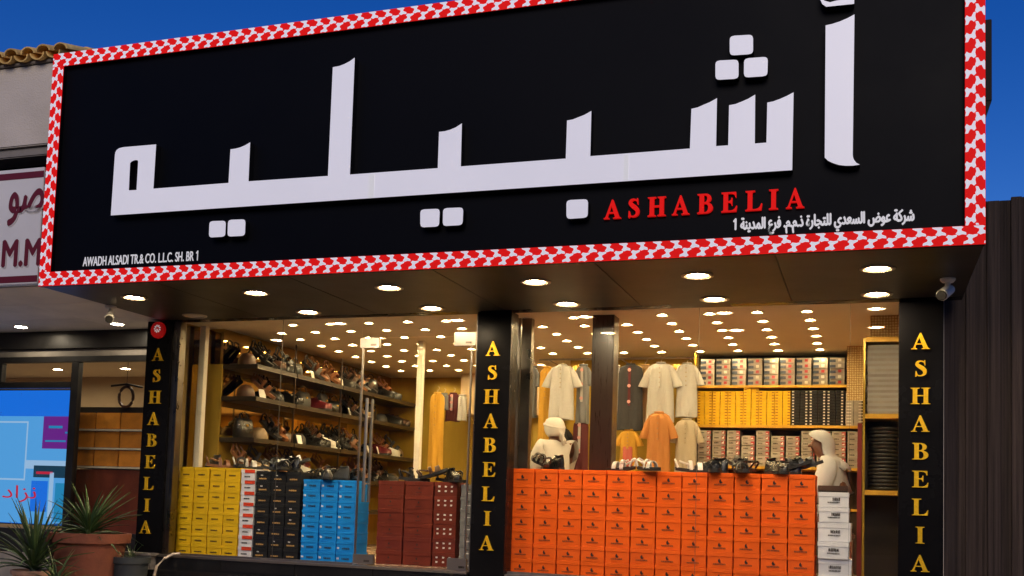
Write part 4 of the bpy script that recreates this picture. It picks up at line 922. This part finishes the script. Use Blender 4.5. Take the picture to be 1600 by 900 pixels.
# neighbour sign
ns = thing('neighbour_sign', 'grey sign board with maroon lettering on the neighbouring shop', 'signboard', (-7.6, -1.8, 2.93))
z0 = at(0, 447, -1.82).z-2.93; z1 = at(0, 267, -1.82).z-2.93
bx('board', M['nbsign'], ns, -5, .50, -.02, .06, z0+.01, z1, bevel=.004)
for a, b_ in ((.025,.085),(z1-z0-.095,z1-z0-.035)): bx('stripe', M['maroon'], ns, -5, .498, -.024, -.0205, z0+a, z0+b_, bevel=0)
q0 = at(3, 417, -1.825); q1 = at(70, 376, -1.825); hh = q1.z-q0.z+.02
for dxx, dy, m in ((.012, 0, 'pale'), (0, -.003, 'maroon')): link('lettering', text_mesh('M.M', M[m], -7.085-q0.x, hh, .009, depth=.003), ns, (q0.x+7.6+dxx, -.021+dy, q0.z-2.93-dxx))
q0 = at(12, 352, -1.825); q1 = at(70, 300, -1.825)
for dxx, dy, m in ((.012, 0, 'pale'), (0, -.004, 'maroon')): link('lettering', text_mesh(arabic('صو'), M[m], -7.085-q0.x, q1.z-q0.z+.03, .009, depth=.003), ns, (q0.x+7.6+dxx, -.021+dy, q0.z-2.93-dxx))
pn = lamp_proto('soffit_lamp', .085, M['lensn'], M['ringw'])
for i, x in enumerate((-9.13, -7.80)):
    o = pn if i == 0 else copy_tree(pn); o.location = (x, .2, 2.9245); tag(o, 'small white lamp in the neighbour\'s pale soffit, %s' % ('above the blue screen' if i == 0 else 'beside the red emblem pillar'), 'lamp', 'lamps in the neighbour soffit')
# neighbour front: dark aluminium frame and glass
NF = .6
def nz(px, py): return at(px, py, NF)
nw = thing('neighbour_window', 'dark framed shop window of the neighbouring shop', 'window', (-8.7, NF, .35))
def nwx(nm, m, x0, x1, z0, z1, y0=-.03, y1=.05, par=None, **k): return bx(nm, m, par or nw, x0+8.7, x1+8.7, y0, y1, z0-.35, z1-.35, **k)
nwx('head_beam', M['frame'], -13, -7.26, 2.72, 2.92, -.05, .1); nwx('head_rail', M['nbtrim'], -13, -7.26, 2.63, 2.716, .0, .06); nwx('head_rail', M['frame'], -13, -7.26, 2.56, 2.627)
nwx('transom', M['frame'], -13, -8.70, 2.26, 2.33); nwx('mullion', M['frame'], -8.70, -8.60, .35, 2.558); nwx('end_jamb', M['frame'], -7.62, -7.52, .35, 2.558); nwx('mullion', M['frame'], -9.76, -9.72, 2.332, 2.558)
nwx('bottom_rail', M['frame'], -13, -7.62, .35, .62); nwx('end_panel', M['black'], -7.515, -7.26, .35, 2.558, -.02, .02)
nwx('glass_pane', M['glassn'], -13, -8.702, 2.332, 2.558, .0, .01); nwx('glass_pane', M['glassn'], -8.598, -7.622, .622, 2.558, .0, .01); nwx('glass_pane', M['glassn'], -13, -8.702, .622, 2.258, .0, .01)
nbx('base_wall', M['nbtrim'], -14, -7.3, .5, .9, 0, .348); nbx('inner_wall', M['beige'], -14, -7.3, 3.2, 3.3, .02, 2.95, bevel=0); nbx('inner_floor', M['floor'], -14, -7.32, .65, 3.2, .35, .40, bevel=0); nbx('inner_ceiling', M['ceil'], -14, -7.32, .76, 3.2, 2.72, 2.75, bevel=0)
pl2 = lamp_proto('ceiling_lamp', .08, M['lensn'], M['ringw']); first = True  # lamps added to lift the dark interior of the neighbouring shop
for x in (-11.5, -10.4, -9.3, -8.2):
    for y in (1.3, 2.3):
        o = pl2 if first else copy_tree(pl2); first = False; o.location = (x, y, 2.7195); tag(o, 'small lamp added in the ceiling to brighten the neighbouring shop', 'lamp', 'ceiling lamps added to brighten the neighbouring shop')
# large lit screen behind the glass: flat picture of a blue and purple shop scene
sc_ = thing('display_screen', 'large lit blue and purple screen behind the neighbour\'s glass', 'screen', (-9.7, NF+.12, .66))
bx('casing', M['rubber'], sc_, -.9, .975, .0, .05, 0, 1.60)
def SCR(nm, c, s=1.):
    m = emis(nm, c, s); m.node_tree.nodes['Principled BSDF'].inputs['Base Color'].default_value = (.01,.01,.01,1); m.node_tree.nodes['Principled BSDF'].inputs['Roughness'].default_value = .3; return m
S_b = SCR('screen_blue', (.012,.19,.95)); S_l = SCR('screen_light', (.10,.42,.95)); S_p = SCR('screen_purple', (.16,.02,.30)); S_w = SCR('screen_pale', (.36,.60,.95)); S_r = SCR('screen_red', (.6,.02,.06)); S_d = SCR('screen_dark', (.01,.05,.10)); S_t = SCR('screen_teal', (.02,.28,.6))
def sp_(x0, x1, z0, z1, m, lay=1): bx('screen_image', m, sc_, x0, x1, -.002-.0006*lay, -.0014-.0006*(lay-1), z0, z1, bevel=0)
sp_(-.885, .96, .012, 1.588, S_b, 1)
sp_(-.885, .96, .02, 1.28, S_l, 2); sp_(-.885, .96, .66, .76, S_w, 3); sp_(.52, .955, .90, 1.28, S_p, 3); sp_(.60, .80, 1.14, 1.17, S_t, 4); sp_(.56, .86, .98, 1.0, S_t, 4); sp_(.84, .93, 1.08, 1.10, S_t, 4)
sp_(.42, .90, .56, .70, S_d, 4); sp_(.46, .70, .60, .63, S_r, 5); sp_(-.3, .30, .52, 1.22, S_w, 4); sp_(-.28, .28, .54, 1.20, S_l, 5); sp_(.40, .64, .16, .52, S_b, 4); sp_(.66, .72, .05, .62, S_w, 5); sp_(.75, .95, .05, .5, S_t, 4)
link('screen_lettering', text_mesh(arabic('نزاد'), S_r, .50, .20, depth=.001), sc_, (-.02, -.0045, .26))
# solid orange shelving added for the reflection in the tall pane; hanging ornament
oc = thing('reflection_shelving', 'orange display shelving behind the neighbour\'s tall glass pane', 'cabinet', ((at(118, 680, 1.0).x+at(212, 680, 1.0).x)/2, 1.0, .40+.02))
OR = mat('orange_reflection', (.8,.32,.04), .5, var=.35, vscale=4); ORB = mat('rust_reflection', (.2,.045,.02), .5, var=.3)
bx('base', ORB, oc, -.5, .55, 0, .5, 0, .92)
for r in range(3):
    for c in range(3): bx('panel', OR, oc, -.5+.355*c, -.16+.355*c, .0, .02, .96+.22*r, 1.15+.22*r, bevel=.004)
bx('carcass', M['shelf_dark'], oc, -.5, .55, .025, .5, .93, 1.66)
for r in range(3): bx('shelf_board', M['cream'], oc, -.52, .56, -.03, .02, .932+.22*r, .955+.22*r)
lg = thing('ring_ornament', 'round ornament hanging behind the neighbour\'s glass', 'ornament', (-8.25, 1.0, 2.2))
MB().tube([(.10*math.cos(a*math.pi/10), 0, .12*math.sin(a*math.pi/10)) for a in range(21)], .018, 8, caps=False).build('ring', M['brownl'], lg, smooth=True); MB().tube([(-.22,0,.13),(0,.0,.15),(.22,0,.11)], .012, 8).build('bar', M['rubber'], lg); MB().tube([(0,0,.14),(0,0,.52)], .003, 6).build('string', M['rubber'], lg)

# ------------------------------------------------------------------ plants
def blade(L, w, droop, m):
    mb = MB(); N = 9; rows = []
    for i in range(N+1):
        u = i/N; ww = w*(.45+1.2*u if u < .3 else .81*(1-((u-.3)/.7)**1.6))+.0008; x = L*u*(1-.15*droop*u*u); z = -droop*L*.55*u*u
        rows.append([(x, -ww, z+ww*.5), (x, 0, z), (x, ww, z+ww*.5), (x, 0, z-.003)])
    return mb.loft(rows).mesh('leaf', m, smooth=60)
BL = [blade(.55, .019, .25, M['leaf']), blade(.52, .021, .7, M['leaf']), blade(.5, .02, 1.0, M['leaf2']), blade(.5, .018, .45, M['leaf2'])]
def plant(loc, potm, pr, ph, nleaf, scale, label, plab, up=0., seed=1):
    R_ = random.Random(seed); pt = thing('plant_pot', plab, 'pot', loc)
    MB().lathe([(.0001,.0),(pr*.72,.0),(pr*.92,ph*.86),(pr*1.02,ph*.86),(pr*1.04,ph),(pr*.93,ph),(pr*.9,ph*.9),(.0001,ph*.9)], n=32).build('shell', potm, pt, smooth=40)
    MB().lathe([(pr*.9,ph*.90),(pr*.5,ph*.925),(.0001,ph*.93)], n=24).build('soil', M['soil'], pt)
    t = thing('spiky_plant', label, 'plant', (loc[0], loc[1], loc[2]+ph*.92))
    MB().tube([(0,0,0),(0,0,.10*scale)], [.03*scale,.02*scale], 8).build('stem', M['leaf2'], t)
    for i in range(nleaf):
        f = i/nleaf; el = rad(12+70*f**.8+R_.uniform(-8,8)+up); az = i*2.39996+R_.uniform(-.25,.25)
        o = link('leaf', BL[R_.choice((0,1,1,2,3) if f < .6 else (0,0,3))], t, (.02*math.cos(az), .02*math.sin(az), .02+.09*scale*f), (R_.uniform(-.3,.3), -el, az)); s = scale*R_.uniform(.75,1.08); o.scale = (s, s, s)
    return t
plant((-7.36, -.6, 0), M['terracotta'], .40, .665, 74, 1.0, 'dense spiky plant in the large terracotta pot', 'large terracotta pot by the red emblem pillar', -14, 3)
plant((-7.62, -1.05, 0), M['palepot'], .20, .30, 70, 1.18, 'tall spiky plant before the blue screen', 'clay pot holding the tall spiky plant', 6, 5)
plant((-7.12, -1.3, 0), M['palepot'], .18, .20, 26, .62, 'short spiky plant in front of the large terracotta pot', 'low clay pot in front of the large terracotta pot', 0, 8)
plant((-6.95, -.45, 0), M['darkpot'], .19, .44, 12, .30, 'little spiky plant in the dark pot', 'small dark pot beside the concrete column base', 0, 9)
cbl = tag(MB().tube([(-6.62,-.17,.03),(-6.80,-.19,.06),(-6.87,-.18,.2),(-6.85,-.16,.34),(-6.80,-.10,.42),(-6.76,-.02,.462),(-6.70,.02,.47)], .014, 8).build('cable', M['cable'], None, smooth=True), 'pale cable bending over the dark plinth beside the column base', 'cable')

# ------------------------------------------------------------------ far side of the street (unseen directly; added to block bright sky in the glass reflections)
ob = thing('opposite_building', 'long dim unseen building on the far side of the street', 'building', (0, -27, 0))
OW = mat('dim_render', (.10,.09,.08), .9, var=.25, vscale=.6)
bx('wall', OW, ob, -60, 60, -6, 0, -.1, 9.5, bevel=0); bx('parapet', M['nbtrim'], ob, -60.2, 60.2, -6.2, .25, 9.5, 9.9)
for i in range(40):
    for z in (1.0, 4.2, 7.0): 
        w_ = bx('window', M['frame'], ob, -59+3*i, -57.4+3*i, .002, .05, z, z+1.5); bx('pane', M['glassn'], w_, -58.9+3*i, -57.5+3*i, .052, .06, z+.1, z+1.4, bevel=0)
